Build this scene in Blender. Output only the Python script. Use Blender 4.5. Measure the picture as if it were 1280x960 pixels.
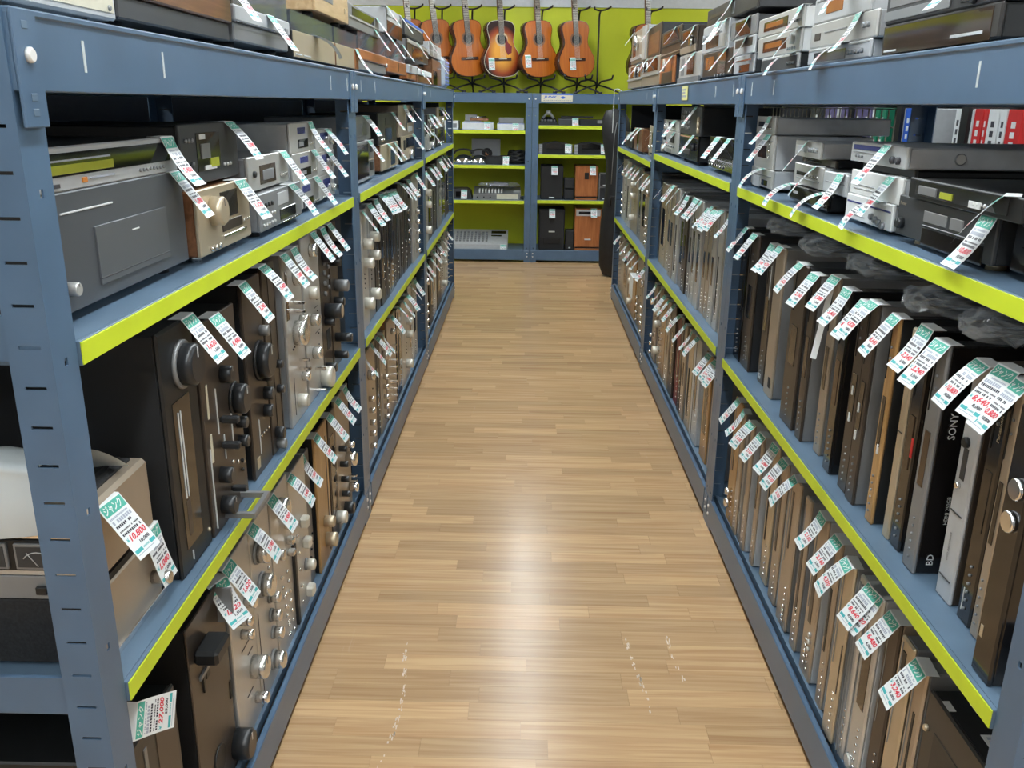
import bpy, math, random
from mathutils import Matrix, Vector

scene = bpy.context.scene
for o in list(bpy.data.objects):
    bpy.data.objects.remove(o, do_unlink=True)
COL = scene.collection
R = math.radians

# ------------------------------------------------------------------ camera
cam_d = bpy.data.cameras.new('camera')
cam = bpy.data.objects.new('camera', cam_d)
COL.objects.link(cam)
cam_d.sensor_width = 36.0
cam_d.lens = 1103.56 * 36.0 / 1280.0
cam_d.clip_start = 0.02
yaw, pitch, roll, cam_h = 0.0142, 0.3074, 0.0121, 1.4395
R0 = Vector((math.cos(yaw), math.sin(yaw), 0))
F0 = Vector((-math.sin(yaw), math.cos(yaw), 0))
fwd = F0 * math.cos(pitch) - Vector((0, 0, 1)) * math.sin(pitch)
up = F0 * math.sin(pitch) + Vector((0, 0, 1)) * math.cos(pitch)
rr = R0 * math.cos(roll) + up * math.sin(roll)
uu = -R0 * math.sin(roll) + up * math.cos(roll)
mw = Matrix.Identity(4)
for i in range(3):
    mw[i][0], mw[i][1], mw[i][2] = rr[i], uu[i], -fwd[i]
mw[2][3] = cam_h
cam.matrix_world = mw
scene.camera = cam

# ------------------------------------------------------------------ world, exposure
world = bpy.data.worlds.new('store_air')
scene.world = world
world.use_nodes = True
world.node_tree.nodes['Background'].inputs[0].default_value = (0.75, 0.85, 1.0, 1)
world.node_tree.nodes['Background'].inputs[1].default_value = 0.25
vs = scene.view_settings
vs.view_transform = 'Standard'
vs.look = 'None'
vs.exposure = 0.0
vs.gamma = 1.0
vs.use_curve_mapping = False
LAMP_POWER = 29.0
LAMP_COLOR = (0.90, 0.97, 1.0)

# ------------------------------------------------------------------ materials
MATS = {}


def nodes_of(name):
    m = bpy.data.materials.new(name)
    m.use_nodes = True
    nt = m.node_tree
    return m, nt, nt.nodes['Principled BSDF']


def mat(key, col, rough=0.5, metal=0.0, var=0.06, scale=30.0, stretch=None, spec=0.5, coat=0.0,
        emit=None, alpha=1.0, trans=0.0, bump=0.0):
    """procedural paint / plastic / metal: colour with fine noise, uneven roughness"""
    m, nt, b = nodes_of(key)
    N, L = nt.nodes, nt.links
    tc = N.new('ShaderNodeTexCoord')
    mp = N.new('ShaderNodeMapping')
    L.new(tc.outputs['Object'], mp.inputs[0])
    if stretch:
        mp.inputs['Scale'].default_value = stretch
    nz = N.new('ShaderNodeTexNoise')
    nz.inputs['Scale'].default_value = scale
    nz.inputs['Detail'].default_value = 4
    L.new(mp.outputs[0], nz.inputs['Vector'])
    cr = N.new('ShaderNodeValToRGB')
    cr.color_ramp.elements[0].position = 0.3
    cr.color_ramp.elements[1].position = 0.7
    cr.color_ramp.elements[0].color = tuple(c * (1 - var) for c in col) + (1,)
    cr.color_ramp.elements[1].color = tuple(min(1, c * (1 + var)) for c in col) + (1,)
    L.new(nz.outputs['Fac'], cr.inputs[0])
    L.new(cr.outputs[0], b.inputs['Base Color'])
    mr = N.new('ShaderNodeMapRange')
    mr.inputs[3].default_value = max(0.02, rough * 0.85)
    mr.inputs[4].default_value = min(1, rough * 1.15)
    L.new(nz.outputs['Fac'], mr.inputs[0])
    L.new(mr.outputs[0], b.inputs['Roughness'])
    b.inputs['Metallic'].default_value = metal
    b.inputs['Specular IOR Level'].default_value = spec
    b.inputs['Coat Weight'].default_value = coat
    b.inputs['Coat Roughness'].default_value = 0.08
    b.inputs['Alpha'].default_value = alpha
    b.inputs['Transmission Weight'].default_value = trans
    if emit:
        b.inputs['Emission Color'].default_value = tuple(emit[0]) + (1,)
        b.inputs['Emission Strength'].default_value = emit[1]
    if bump:
        bp = N.new('ShaderNodeBump')
        bp.inputs['Strength'].default_value = bump
        bp.inputs['Distance'].default_value = 0.002
        L.new(nz.outputs['Fac'], bp.inputs['Height'])
        L.new(bp.outputs[0], b.inputs['Normal'])
    MATS[key] = m
    return m


def wood(key, c1, c2, rough=0.35, scale=6.0, stretch=(1, 12, 12), coat=0.2):
    m, nt, b = nodes_of(key)
    N, L = nt.nodes, nt.links
    tc = N.new('ShaderNodeTexCoord')
    mp = N.new('ShaderNodeMapping')
    mp.inputs['Scale'].default_value = stretch
    L.new(tc.outputs['Object'], mp.inputs[0])
    nz = N.new('ShaderNodeTexNoise')
    nz.inputs['Scale'].default_value = scale
    nz.inputs['Detail'].default_value = 6
    nz.inputs['Distortion'].default_value = 0.6
    L.new(mp.outputs[0], nz.inputs['Vector'])
    cr = N.new('ShaderNodeValToRGB')
    cr.color_ramp.elements[0].position = 0.35
    cr.color_ramp.elements[1].position = 0.65
    cr.color_ramp.elements[0].color = c1 + (1,)
    cr.color_ramp.elements[1].color = c2 + (1,)
    L.new(nz.outputs['Fac'], cr.inputs[0])
    L.new(cr.outputs[0], b.inputs['Base Color'])
    b.inputs['Roughness'].default_value = rough
    b.inputs['Specular IOR Level'].default_value = 0.3
    b.inputs['Coat Weight'].default_value = coat
    b.inputs['Coat Roughness'].default_value = 0.1
    MATS[key] = m
    return m


mat('rack', (0.082, 0.147, 0.242), 0.34, 0.0, 0.10, 9.0, spec=0.6, bump=0.03)
mat('rack_in', (0.115, 0.18, 0.26), 0.4, 0.0, 0.12, 12.0, bump=0.02)
mat('yellow', (0.62, 0.76, 0.03), 0.42, 0.0, 0.05, 14.0)
mat('preampgrey', (0.115, 0.125, 0.14), 0.36, 0.35, 0.04, 12)
mat('preampdoor', (0.15, 0.16, 0.175), 0.34, 0.35, 0.04, 12)
mat('dark', (0.008, 0.008, 0.009), 0.6, 0.0, 0.2)
mat('bolt', (0.8, 0.8, 0.78), 0.35)
mat('tape', (0.55, 0.6, 0.62), 0.6, 0.0, 0.15, 60)
mat('blk', (0.012, 0.013, 0.014), 0.42, 0.0, 0.2, 40)
mat('blkgloss', (0.010, 0.009, 0.009), 0.12, 0.0, 0.1, 20, coat=0.4)
mat('blkmatte', (0.014, 0.015, 0.017), 0.65, 0.0, 0.15, 60)
mat('blkmetal', (0.046, 0.043, 0.041), 0.36, 0.3, 0.06, 20)
mat('brownblk', (0.070, 0.055, 0.044), 0.33, 0.3, 0.06, 20)
mat('char', (0.055, 0.058, 0.062), 0.45, 0.2, 0.1, 40)
mat('gunmetal', (0.25, 0.255, 0.26), 0.38, 0.3, 0.05, 20)
mat('grey', (0.27, 0.285, 0.30), 0.36, 0.3, 0.04, 30)
mat('greylid', (0.26, 0.27, 0.285), 0.42, 0.1, 0.08, 50)
mat('silver', (0.60, 0.595, 0.575), 0.38, 0.5, 0.03, 20)
mat('silverv', (0.58, 0.565, 0.54), 0.36, 0.55, 0.03, 20)
mat('silverp', (0.52, 0.54, 0.56), 0.36, 0.15, 0.05, 40)
mat('champ', (0.58, 0.49, 0.35), 0.36, 0.5, 0.03, 20)
mat('tan', (0.46, 0.385, 0.30), 0.36, 0.5, 0.04, 20)
mat('chrome', (0.80, 0.80, 0.80), 0.12, 1.0, 0.03)
mat('knobsil', (0.70, 0.69, 0.66), 0.22, 0.9, 0.05)
mat('knobwht', (0.72, 0.70, 0.62), 0.35, 0.3, 0.05)
mat('knobblk', (0.03, 0.032, 0.035), 0.3, 0.2, 0.1)
mat('white', (0.78, 0.80, 0.80), 0.4, 0, 0.04)
mat('cream', (0.70, 0.66, 0.52), 0.45, 0, 0.05)
mat('glassdark', (0.012, 0.012, 0.014), 0.07, 0.0, 0.1, spec=0.7)
mat('brownglass', (0.05, 0.03, 0.02), 0.07, 0.1, 0.2, spec=0.8)
mat('lcd', (0.42, 0.46, 0.05), 0.2, 0.0, 0.12, 15)
mat('lcdblue', (0.05, 0.06, 0.22), 0.15)
mat('amber', (0.35, 0.12, 0.03), 0.2)
mat('red', (0.62, 0.03, 0.03), 0.4)
mat('maroon', (0.20, 0.012, 0.02), 0.4)
mat('green', (0.02, 0.25, 0.14), 0.4)
mat('blue', (0.03, 0.13, 0.62), 0.4)
mat('purple', (0.14, 0.12, 0.26), 0.4)
mat('lettering', (0.62, 0.64, 0.64), 0.5)
mat('letterdark', (0.05, 0.05, 0.06), 0.5)
mat('orange', (0.72, 0.26, 0.05), 0.5)
mat('tube', (0.012, 0.012, 0.013), 0.4)
mat('ceilpaint', (0.72, 0.74, 0.74), 0.8, 0, 0.03)
mat('wallyellow', (0.66, 0.73, 0.02), 0.55, 0, 0.06, 3.0)
mat('wallwhite', (0.75, 0.78, 0.82), 0.6, 0, 0.04)
mat('backing_dark', (0.02, 0.02, 0.024), 0.8, 0, 0.1)  # near-black for the media shelf back and the added shade panels
mat('wallgrey', (0.40, 0.40, 0.40), 0.8, 0, 0.05)
mat('carton', (0.42, 0.20, 0.10), 0.7, 0, 0.15)
mat('bagcloth', (0.011, 0.012, 0.014), 0.45, 0, 0.25, 25, bump=0.4)
mat('strings', (0.7, 0.7, 0.66), 0.3, 0.5)
mat('fretwire', (0.6, 0.55, 0.45), 0.3, 0.9)
mat('paper', (0.84, 0.87, 0.88), 0.6, 0, 0.02)
mat('p_green', (0.09, 0.46, 0.36), 0.6, 0, 0.03)
mat('p_teal', (0.07, 0.46, 0.48), 0.6, 0, 0.03)
mat('p_red', (0.74, 0.05, 0.08), 0.6, 0, 0.03)
mat('p_black', (0.03, 0.03, 0.05), 0.6, 0, 0.03)
mat('p_grey', (0.42, 0.46, 0.55), 0.6, 0, 0.03)
mat('cardyellow', (0.74, 0.72, 0.30), 0.6, 0, 0.04)
mat('cardprint', (0.30, 0.33, 0.42), 0.6)
mat('clearfilm', (0.55, 0.60, 0.65), 0.09, 0.0, 0.05, spec=1.0, trans=0.0, alpha=0.24)
mat('dustcover', (0.16, 0.19, 0.22), 0.05, 0.0, 0.03, spec=0.9, alpha=0.45)
mat('film_white', (0.66, 0.72, 0.74), 0.38, 0.0, 0.05, 8, bump=0.2, coat=0.3)
mat('grille', (0.022, 0.023, 0.025), 0.75, 0, 0.4, 220, bump=0.5)
mat('wire', (0.42, 0.40, 0.32), 0.4, 0.4)
mat('film_blue', (0.45, 0.52, 0.62), 0.18, 0.2, 0.1, 30, bump=0.5)
wood('woodbrown', (0.17, 0.075, 0.035), (0.26, 0.12, 0.06), 0.32, 5, (1, 14, 14))
wood('woodoak', (0.50, 0.34, 0.18), (0.62, 0.45, 0.26), 0.4, 5, (1.5, 10, 10))
wood('woodcherry', (0.34, 0.115, 0.04), (0.46, 0.17, 0.06), 0.35, 5, (14, 14, 1))
wood('woodcherryh', (0.34, 0.115, 0.04), (0.46, 0.17, 0.06), 0.35, 5, (1, 14, 14))
wood('woodgold', (0.42, 0.24, 0.09), (0.52, 0.32, 0.14), 0.38, 5, (14, 14, 1))
wood('spruce', (0.42, 0.10, 0.008), (0.50, 0.14, 0.012), 0.34, 4, (16, 1, 1), 0.08)
wood('rosewood', (0.035, 0.014, 0.010), (0.065, 0.025, 0.015), 0.2, 4, (10, 1, 1), 0.5)
wood('neckwood', (0.06, 0.035, 0.025), (0.10, 0.06, 0.045), 0.4, 4, (14, 14, 1), 0.1)

m, nt, b = nodes_of('lamp')
b.inputs['Base Color'].default_value = (0.9, 0.9, 0.9, 1)
b.inputs['Emission Color'].default_value = LAMP_COLOR + (1,)
b.inputs['Emission Strength'].default_value = LAMP_POWER
MATS['lamp'] = m

# sunburst top: stain that darkens towards the rim of the plate
m, nt, b = nodes_of('sunburst')
N, L = nt.nodes, nt.links
tc = N.new('ShaderNodeTexCoord')
mp = N.new('ShaderNodeMapping')
mp.inputs['Location'].default_value = (0, 0, -0.95)
mp.inputs['Scale'].default_value = (5.3, 0, 4.2)
L.new(tc.outputs['Object'], mp.inputs[0])
mp.inputs['Location'].default_value = (0, 0, -0.90)
gr = N.new('ShaderNodeTexGradient')
gr.gradient_type = 'SPHERICAL'
L.new(mp.outputs[0], gr.inputs[0])
cr = N.new('ShaderNodeValToRGB')
cr.color_ramp.elements[0].position = 0.02
cr.color_ramp.elements[0].color = (0.022, 0.007, 0.006, 1)
cr.color_ramp.elements[1].position = 0.62
cr.color_ramp.elements[1].color = (0.78, 0.36, 0.05, 1)
e = cr.color_ramp.elements.new(0.22)
e.color = (0.30, 0.05, 0.012, 1)
L.new(gr.outputs['Fac'], cr.inputs[0])
L.new(cr.outputs[0], b.inputs['Base Color'])
b.inputs['Roughness'].default_value = 0.34
b.inputs['Specular IOR Level'].default_value = 0.3
b.inputs['Coat Weight'].default_value = 0.05
MATS['sunburst'] = m

# vinyl strip floor: each strip its own tone, grain along the strip, worn wax in places
m, nt, b = nodes_of('floorstrip')
N, L = nt.nodes, nt.links
geo = N.new('ShaderNodeNewGeometry')
tc = N.new('ShaderNodeNewGeometry')
mp = N.new('ShaderNodeMapping')
mp.inputs['Scale'].default_value = (0.9, 26, 1)
L.new(tc.outputs['Position'], mp.inputs[0])
off = N.new('ShaderNodeVectorMath')
off.operation = 'SCALE'
comb = N.new('ShaderNodeCombineXYZ')
oi = N.new('ShaderNodeObjectInfo')
sm_ = N.new('ShaderNodeMath')
L.new(oi.outputs['Random'], sm_.inputs[0])
L.new(geo.outputs['Random Per Island'], sm_.inputs[1])
rnd = N.new('ShaderNodeMath')
rnd.operation = 'FRACT'
L.new(sm_.outputs[0], rnd.inputs[0])
L.new(rnd.outputs[0], comb.inputs[0])
L.new(rnd.outputs[0], comb.inputs[2])
L.new(comb.outputs[0], off.inputs[0])
off.inputs['Scale'].default_value = 40
add = N.new('ShaderNodeVectorMath')
L.new(mp.outputs[0], add.inputs[0])
L.new(off.outputs[0], add.inputs[1])
nz = N.new('ShaderNodeTexNoise')
nz.inputs['Scale'].default_value = 2.4
nz.inputs['Detail'].default_value = 6
nz.inputs['Distortion'].default_value = 0.9
L.new(add.outputs[0], nz.inputs['Vector'])
cr = N.new('ShaderNodeValToRGB')
cr.color_ramp.elements[0].position = 0.3
cr.color_ramp.elements[0].color = (0.47, 0.278, 0.14, 1)
cr.color_ramp.elements[1].position = 0.66
cr.color_ramp.elements[1].color = (0.62, 0.415, 0.225, 1)
L.new(nz.outputs['Fac'], cr.inputs[0])
hv = N.new('ShaderNodeHueSaturation')
mr = N.new('ShaderNodeMapRange')
mr.inputs[3].default_value = 0.84
mr.inputs[4].default_value = 1.10
L.new(rnd.outputs[0], mr.inputs[0])
L.new(mr.outputs[0], hv.inputs['Value'])
L.new(cr.outputs[0], hv.inputs['Color'])
# scuffed wax: pale streaks along the walking direction
mp2 = N.new('ShaderNodeMapping')
mp2.inputs['Scale'].default_value = (11, 1.3, 1)
L.new(tc.outputs['Position'], mp2.inputs[0])
nz2 = N.new('ShaderNodeTexNoise')
nz2.inputs['Scale'].default_value = 1.6
nz2.inputs['Detail'].default_value = 8
nz2.inputs['Roughness'].default_value = 0.7
L.new(mp2.outputs[0], nz2.inputs['Vector'])
cr2 = N.new('ShaderNodeValToRGB')
cr2.color_ramp.elements[0].position = 0.66
cr2.color_ramp.elements[0].color = (0, 0, 0, 1)
cr2.color_ramp.elements[1].position = 0.84
cr2.color_ramp.elements[1].color = (0.45, 0.45, 0.45, 1)
L.new(nz2.outputs['Fac'], cr2.inputs[0])
mx = N.new('ShaderNodeMixRGB')
mx.inputs[2].default_value = (0.70, 0.60, 0.48, 1)
L.new(cr2.outputs[0], mx.inputs[0])
L.new(hv.outputs[0], mx.inputs[1])
L.new(mx.outputs[0], b.inputs['Base Color'])
mr2 = N.new('ShaderNodeMapRange')
mr2.inputs[3].default_value = 0.19
mr2.inputs[4].default_value = 0.29
L.new(nz2.outputs['Fac'], mr2.inputs[0])
L.new(mr2.outputs[0], b.inputs['Roughness'])
b.inputs['Specular IOR Level'].default_value = 0.30
MATS['floorstrip'] = m
mat('floorbase', (0.40, 0.25, 0.14), 0.4)
mat('scuff', (0.66, 0.54, 0.42), 0.5, 0, 0.15, 90)


# ------------------------------------------------------------------ mesh helpers
class MB:
    def __init__(self):
        self.v, self.f, self.mi, self.sm, self.mats = [], [], [], [], []

    def m(self, key):
        if key not in self.mats:
            self.mats.append(key)
        return self.mats.index(key)

    def face(self, idx, key, smooth=False):
        self.f.append(idx)
        self.mi.append(self.m(key))
        self.sm.append(smooth)

    def box(self, x0, x1, y0, y1, z0, z1, key, c=0.0):
        n = len(self.v)
        if x0 > x1: x0, x1 = x1, x0
        if y0 > y1: y0, y1 = y1, y0
        if z0 > z1: z0, z1 = z1, z0
        c = min(c, (x1 - x0) * .45, (y1 - y0) * .45, (z1 - z0) * .45)
        if c <= 0:
            self.v += [(x, y, z) for z in (z0, z1) for y in (y0, y1) for x in (x0, x1)]
            for q in ((0, 2, 3, 1), (4, 5, 7, 6), (0, 1, 5, 4), (2, 6, 7, 3), (0, 4, 6, 2), (1, 3, 7, 5)):
                self.face([n + i for i in q], key)
            return
        X, Y, Z = (x0, x1), (y0, y1), (z0, z1)
        S = (1, -1)
        idx = {}
        for i in (0, 1):
            for j in (0, 1):
                for k in (0, 1):
                    p = (X[i], Y[j], Z[k])
                    d = (S[i] * c, S[j] * c, S[k] * c)
                    for a in range(3):          # vertex lying on the face normal to axis a
                        q = [p[t] + (0 if t == a else d[t]) for t in range(3)]
                        idx[(i, j, k, a)] = len(self.v)
                        self.v.append(tuple(q))

        def quad(ids, out):
            a, b2, c2 = (Vector(self.v[i]) for i in ids[:3])
            nrm = (b2 - a).cross(c2 - b2)
            self.face(ids if nrm.dot(Vector(out)) > 0 else ids[::-1], key)
        for a in range(3):
            o1, o2 = [t for t in range(3) if t != a]
            for s in (0, 1):
                ids = []
                for (p, q) in ((0, 0), (1, 0), (1, 1), (0, 1)):
                    t = [0, 0, 0]
                    t[a], t[o1], t[o2] = s, p, q
                    ids.append(idx[tuple(t) + (a,)])
                out = [0, 0, 0]
                out[a] = -1 if s == 0 else 1
                quad(ids, out)
        for a in range(3):      # edges along axis a
            o1, o2 = [t for t in range(3) if t != a]
            for p in (0, 1):
                for q in (0, 1):
                    t0, t1 = [0, 0, 0], [0, 0, 0]
                    t0[o1] = t1[o1] = p
                    t0[o2] = t1[o2] = q
                    t1[a] = 1
                    out = [0, 0, 0]
                    out[o1] = 1 if p else -1
                    out[o2] = 1 if q else -1
                    quad([idx[tuple(t0) + (o1,)], idx[tuple(t1) + (o1,)], idx[tuple(t1) + (o2,)], idx[tuple(t0) + (o2,)]], out)
        for i in (0, 1):
            for j in (0, 1):
                for k in (0, 1):
                    quad([idx[(i, j, k, 0)], idx[(i, j, k, 1)], idx[(i, j, k, 2)]],
                         ((1 if i else -1), (1 if j else -1), (1 if k else -1)))

    def rings(self, rings, key, smooth=True, cap0=True, cap1=True, capkey=None):
        """loft through rings of points (each ring same count)"""
        base = len(self.v)
        n = len(rings[0])
        for r in rings:
            self.v += [tuple(p) for p in r]
        for i in range(len(rings) - 1):
            for j in range(n):
                a = base + i * n + j
                b2 = base + i * n + (j + 1) % n
                self.face([a, b2, b2 + n, a + n], key, smooth)
        if cap0:
            self.face([base + j for j in range(n)][::-1], capkey or key)
        if cap1:
            self.face([base + (len(rings) - 1) * n + j for j in range(n)], capkey or key)

    def cyl_y(self, x, z, r, y0, y1, key, seg=16, ch=0.0, capkey=None):
        """cylinder along local y; y1 < y0 is the outer end"""
        rs = [(r, y0), (r, y1)]
        if ch:
            s = 1 if y0 > y1 else -1
            rs = [(r, y0), (r, y1 + s * ch), (r - ch, y1)]
        rings = [[(x + q * math.cos(2 * math.pi * j / seg), yy, z + q * math.sin(2 * math.pi * j / seg)) for j in range(seg)] for q, yy in rs]
        self.rings(rings, key, True, True, True, capkey)

    def cyl_z(self, x, y, r0, r1, z0, z1, key, seg=16):
        rings = [[(x + q * math.cos(2 * math.pi * j / seg), y + q * math.sin(2 * math.pi * j / seg), zz) for j in range(seg)] for q, zz in ((r0, z0), (r1, z1))]
        self.rings(rings, key)

    def tube(self, pts, r, key, seg=8):
        pts = [Vector(p) for p in pts]
        rings = []
        prev = None
        for i, p in enumerate(pts):
            t = (pts[min(i + 1, len(pts) - 1)] - pts[max(i - 1, 0)]).normalized()
            a = Vector((0, 0, 1)) if abs(t.z) < 0.9 else Vector((1, 0, 0))
            if prev is not None:
                a = prev
            x = (a - t * a.dot(t)).normalized()
            y = t.cross(x)
            prev = x
            rings.append([p + (x * math.cos(2 * math.pi * j / seg) + y * math.sin(2 * math.pi * j / seg)) * r for j in range(seg)])
        self.rings(rings, key)

    def prism_y(self, outline, y0, y1, key, sidekey=None, smooth=False):
        """outline in (x,z) counter-clockwise seen from the front (-y); y0 front, y1 back"""
        n = len(outline)
        base = len(self.v)
        self.v += [(x, y0, z) for x, z in outline] + [(x, y1, z) for x, z in outline]
        self.face([base + i for i in range(n)], key)
        self.face([base + n + i for i in range(n)][::-1], sidekey or key)
        for i in range(n):
            j = (i + 1) % n
            self.face([base + i, base + n + i, base + n + j, base + j], sidekey or key, smooth)

    def mesh(self, name):
        me = bpy.data.meshes.new(name)
        me.from_pydata(self.v, [], self.f)
        for k in self.mats:
            me.materials.append(MATS[k])
        me.polygons.foreach_set('material_index', self.mi)
        me.polygons.foreach_set('use_smooth', self.sm)
        me.update()
        return me

    def build(self, name, parent=None, loc=(0, 0, 0), rz=0.0):
        return obj(name, self.mesh(name), parent, loc, rz)


def obj(name, me, parent=None, loc=(0, 0, 0), rz=0.0):
    o = bpy.data.objects.new(name, me)
    COL.objects.link(o)
    o.parent = parent
    o.location = loc
    if rz:
        o.rotation_euler = (0, 0, rz)
    return o


def tag(o, label, cat, group=None):
    o['label'] = label
    o['category'] = cat
    if group:
        o['group'] = group
    return o


def thing(name, label, cat, loc, rz=0.0, group=None):
    return tag(obj(name, None, None, loc, rz), label, cat, group)


def struct(o):
    o['kind'] = 'structure'
    return o


_text_cache = {}


def text_geo(s, shear=0.0, bold=0.0):
    k = (s, shear, bold)
    if k not in _text_cache:
        cu = bpy.data.curves.new('t', 'FONT')
        cu.body = s
        cu.size = 1.0
        cu.shear = shear
        cu.offset = bold
        cu.resolution_u = 2
        o = bpy.data.objects.new('t', cu)
        COL.objects.link(o)
        dg = bpy.context.evaluated_depsgraph_get()
        me = o.evaluated_get(dg).to_mesh()
        vs_ = [(v.co.x, v.co.y) for v in me.vertices]
        fs = [list(p.vertices) for p in me.polygons]
        o.evaluated_get(dg).to_mesh_clear()
        bpy.data.objects.remove(o, do_unlink=True)
        bpy.data.curves.remove(cu)
        if vs_:
            x0, x1 = min(v[0] for v in vs_), max(v[0] for v in vs_)
            y0, y1 = min(v[1] for v in vs_), max(v[1] for v in vs_)
            w, h = max(x1 - x0, 1e-6), max(y1 - y0, 1e-6)
            vs_ = [((v[0] - x0) / w, (v[1] - y0) / h) for v in vs_]
            _text_cache[k] = (vs_, fs, w / h)
        else:
            _text_cache[k] = ([], [], 1)
    return _text_cache[k]


# ------------------------------------------------------------------ price tags
TW, TL = 0.056, 0.094
CURLS = [(20, 46), (48, 30), (36, 36), (82, 18), (8, 20)]
PRICES = [('5,400', '5,000'), ('1,080', '1,000'), ('10,800', '10,000'), ('8,640', '8,000'), ('3,240', '3,000'), ('4,320', '4,000'),
          ('2,160', '2,000'), ('27,000', '25,000'), ('6,480', '6,000'), ('1,620', '1,500'), ('3,780', '3,500'), ('540', '500')]
_tags = {}


def tag_mesh(pi, ci):
    if (pi, ci) in _tags:
        return _tags[(pi, ci)]
    a0, a1 = (R(a) for a in CURLS[ci])
    n = 24
    path = [(0.0, 0.0)]
    for i in range(n):
        a = a0 + (a1 - a0) * (i + .5) / n
        y, z = path[-1]
        path.append((y - math.sin(a) * TL / n, z - math.cos(a) * TL / n))

    def at(x, s, off):
        """x across (-.5..5)*TW, s along 0..1, off outwards"""
        t = max(0, min(0.9999, s)) * n
        i = int(t)
        f = t - i
        y = path[i][0] + (path[i + 1][0] - path[i][0]) * f
        z = path[i][1] + (path[i + 1][1] - path[i][1]) * f
        a = a0 + (a1 - a0) * s
        return (x * TW, y - math.cos(a) * off, z + math.sin(a) * off)
    mb = MB()
    for off, flip in ((0.0, False), (-0.0004, True)):
        base = len(mb.v)
        k = 8
        for i in range(k + 1):
            mb.v += [at(-.5, i / k, off), at(.5, i / k, off)]
        for i in range(k):
            q = [base + 2 * i, base + 2 * i + 2, base + 2 * i + 3, base + 2 * i + 1]
            mb.face(q[::-1] if flip else q, 'paper', True)
    # glued flap lying back on the top of the appliance
    mb.box(-.5 * TW, .5 * TW, 0, .022, 0, .0006, 'paper')

    def block(x0, x1, s0, s1, key, off=.0003):
        base = len(mb.v)
        k = max(1, int((s1 - s0) * 10))
        for i in range(k + 1):
            s = s0 + (s1 - s0) * i / k
            mb.v += [at(x0, s, off), at(x1, s, off)]
        for i in range(k):
            mb.face([base + 2 * i, base + 2 * i + 2, base + 2 * i + 3, base + 2 * i + 1], key)

    def text(s, x0, x1, s0, s1, key, shear=0.0, bold=0.0, off=.0005):
        vs_, fs, asp = text_geo(s, shear, bold)
        base = len(mb.v)
        mb.v += [at(x0 + (x1 - x0) * u, s1 + (s0 - s1) * v, off) for u, v in vs_]
        for f in fs:
            mb.face([base + i for i in f], key)
    block(-.46, .46, .02, .21, 'p_green')
    text('ジャンク', -.40, .36, .04, .19, 'paper', 0.15, 0.02)
    rng = random.Random(pi * 7 + ci)
    for s0, s1, cells in ((.245, .275, 16), (.30, .36, 9), (.385, .43, 11), (.48, .505, 18), (.535, .575, 12)):
        x = -.42
        for c in range(cells):
            w = .84 / cells
            if rng.random() < .82:
                block(x, x + w * .75, s0, s1, 'p_grey' if s0 < .37 else 'p_black')
            x += w
    text('¥', -.44, -.34, .62, .69, 'p_teal', 0, .02)
    text(PRICES[pi][0], -.30, .42, .60, .725, 'p_red', 0.25, 0.03)
    text(PRICES[pi][1], -.08, .36, .745, .815, 'p_black', 0.1, 0.03)
    block(-.46, -.14, .845, .905, 'p_teal')
    block(.22, .46, .845, .905, 'p_teal')
    for i in range(9):
        block(-.10 + i * .032, -.08 + i * .032, .86, .89, 'p_teal')
    block(-.44, .3, .93, .94, 'p_grey')
    me = mb.mesh('price_tag')
    _tags[(pi, ci)] = me
    return me


rt = random.Random(5)


def add_tag(root, u, z, pi=None, ci=None, rz=None, y=-.0008, s=1.0, tilt=0.0):
    pi = rt.randrange(len(PRICES)) if pi is None else pi
    ci = rt.choice((0, 1, 2, 2)) if ci is None else ci
    o = obj('price_tag', tag_mesh(pi, ci), root, (u, y, z + .0006))
    o.rotation_euler = (R(tilt), 0, R(rt.uniform(-14, 14)) if rz is None else R(rz))
    o.scale = (s, s, s)
    return o


# ------------------------------------------------------------------ appliances
SIDE = {'L': R(90), 'R': R(-90), 'E': 0.0}
_knobs = {}


def knob_mesh(r, l, key, cap=None, ring=None):
    k = (round(r, 4), round(l, 4), key, cap, ring)
    if k not in _knobs:
        mb = MB()
        if ring:
            mb.cyl_y(0, 0, r * 1.16, 0, -l * .22, ring, 20, r * .05)
        mb.cyl_y(0, 0, r, -l * (.22 if ring else 0), -l, key, 20, min(r * .16, l * .3), cap)
        mb.box(-r * .06, r * .06, -l * 1.01, -l * .98, r * .35, r * .86, 'letterdark' if key != 'knobblk' else 'lettering')
        _knobs[k] = mb.mesh('knob')
    return _knobs[k]


_dots = {}


def dot_mesh(r, key):
    if (r, key) not in _dots:
        mb = MB()
        mb.cyl_y(0, 0, r, 0, -min(r * 1.1, .0075), key, 14, min(r * .3, .002))
        _dots[(r, key)] = mb.mesh('button')
    return _dots[(r, key)]


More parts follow.
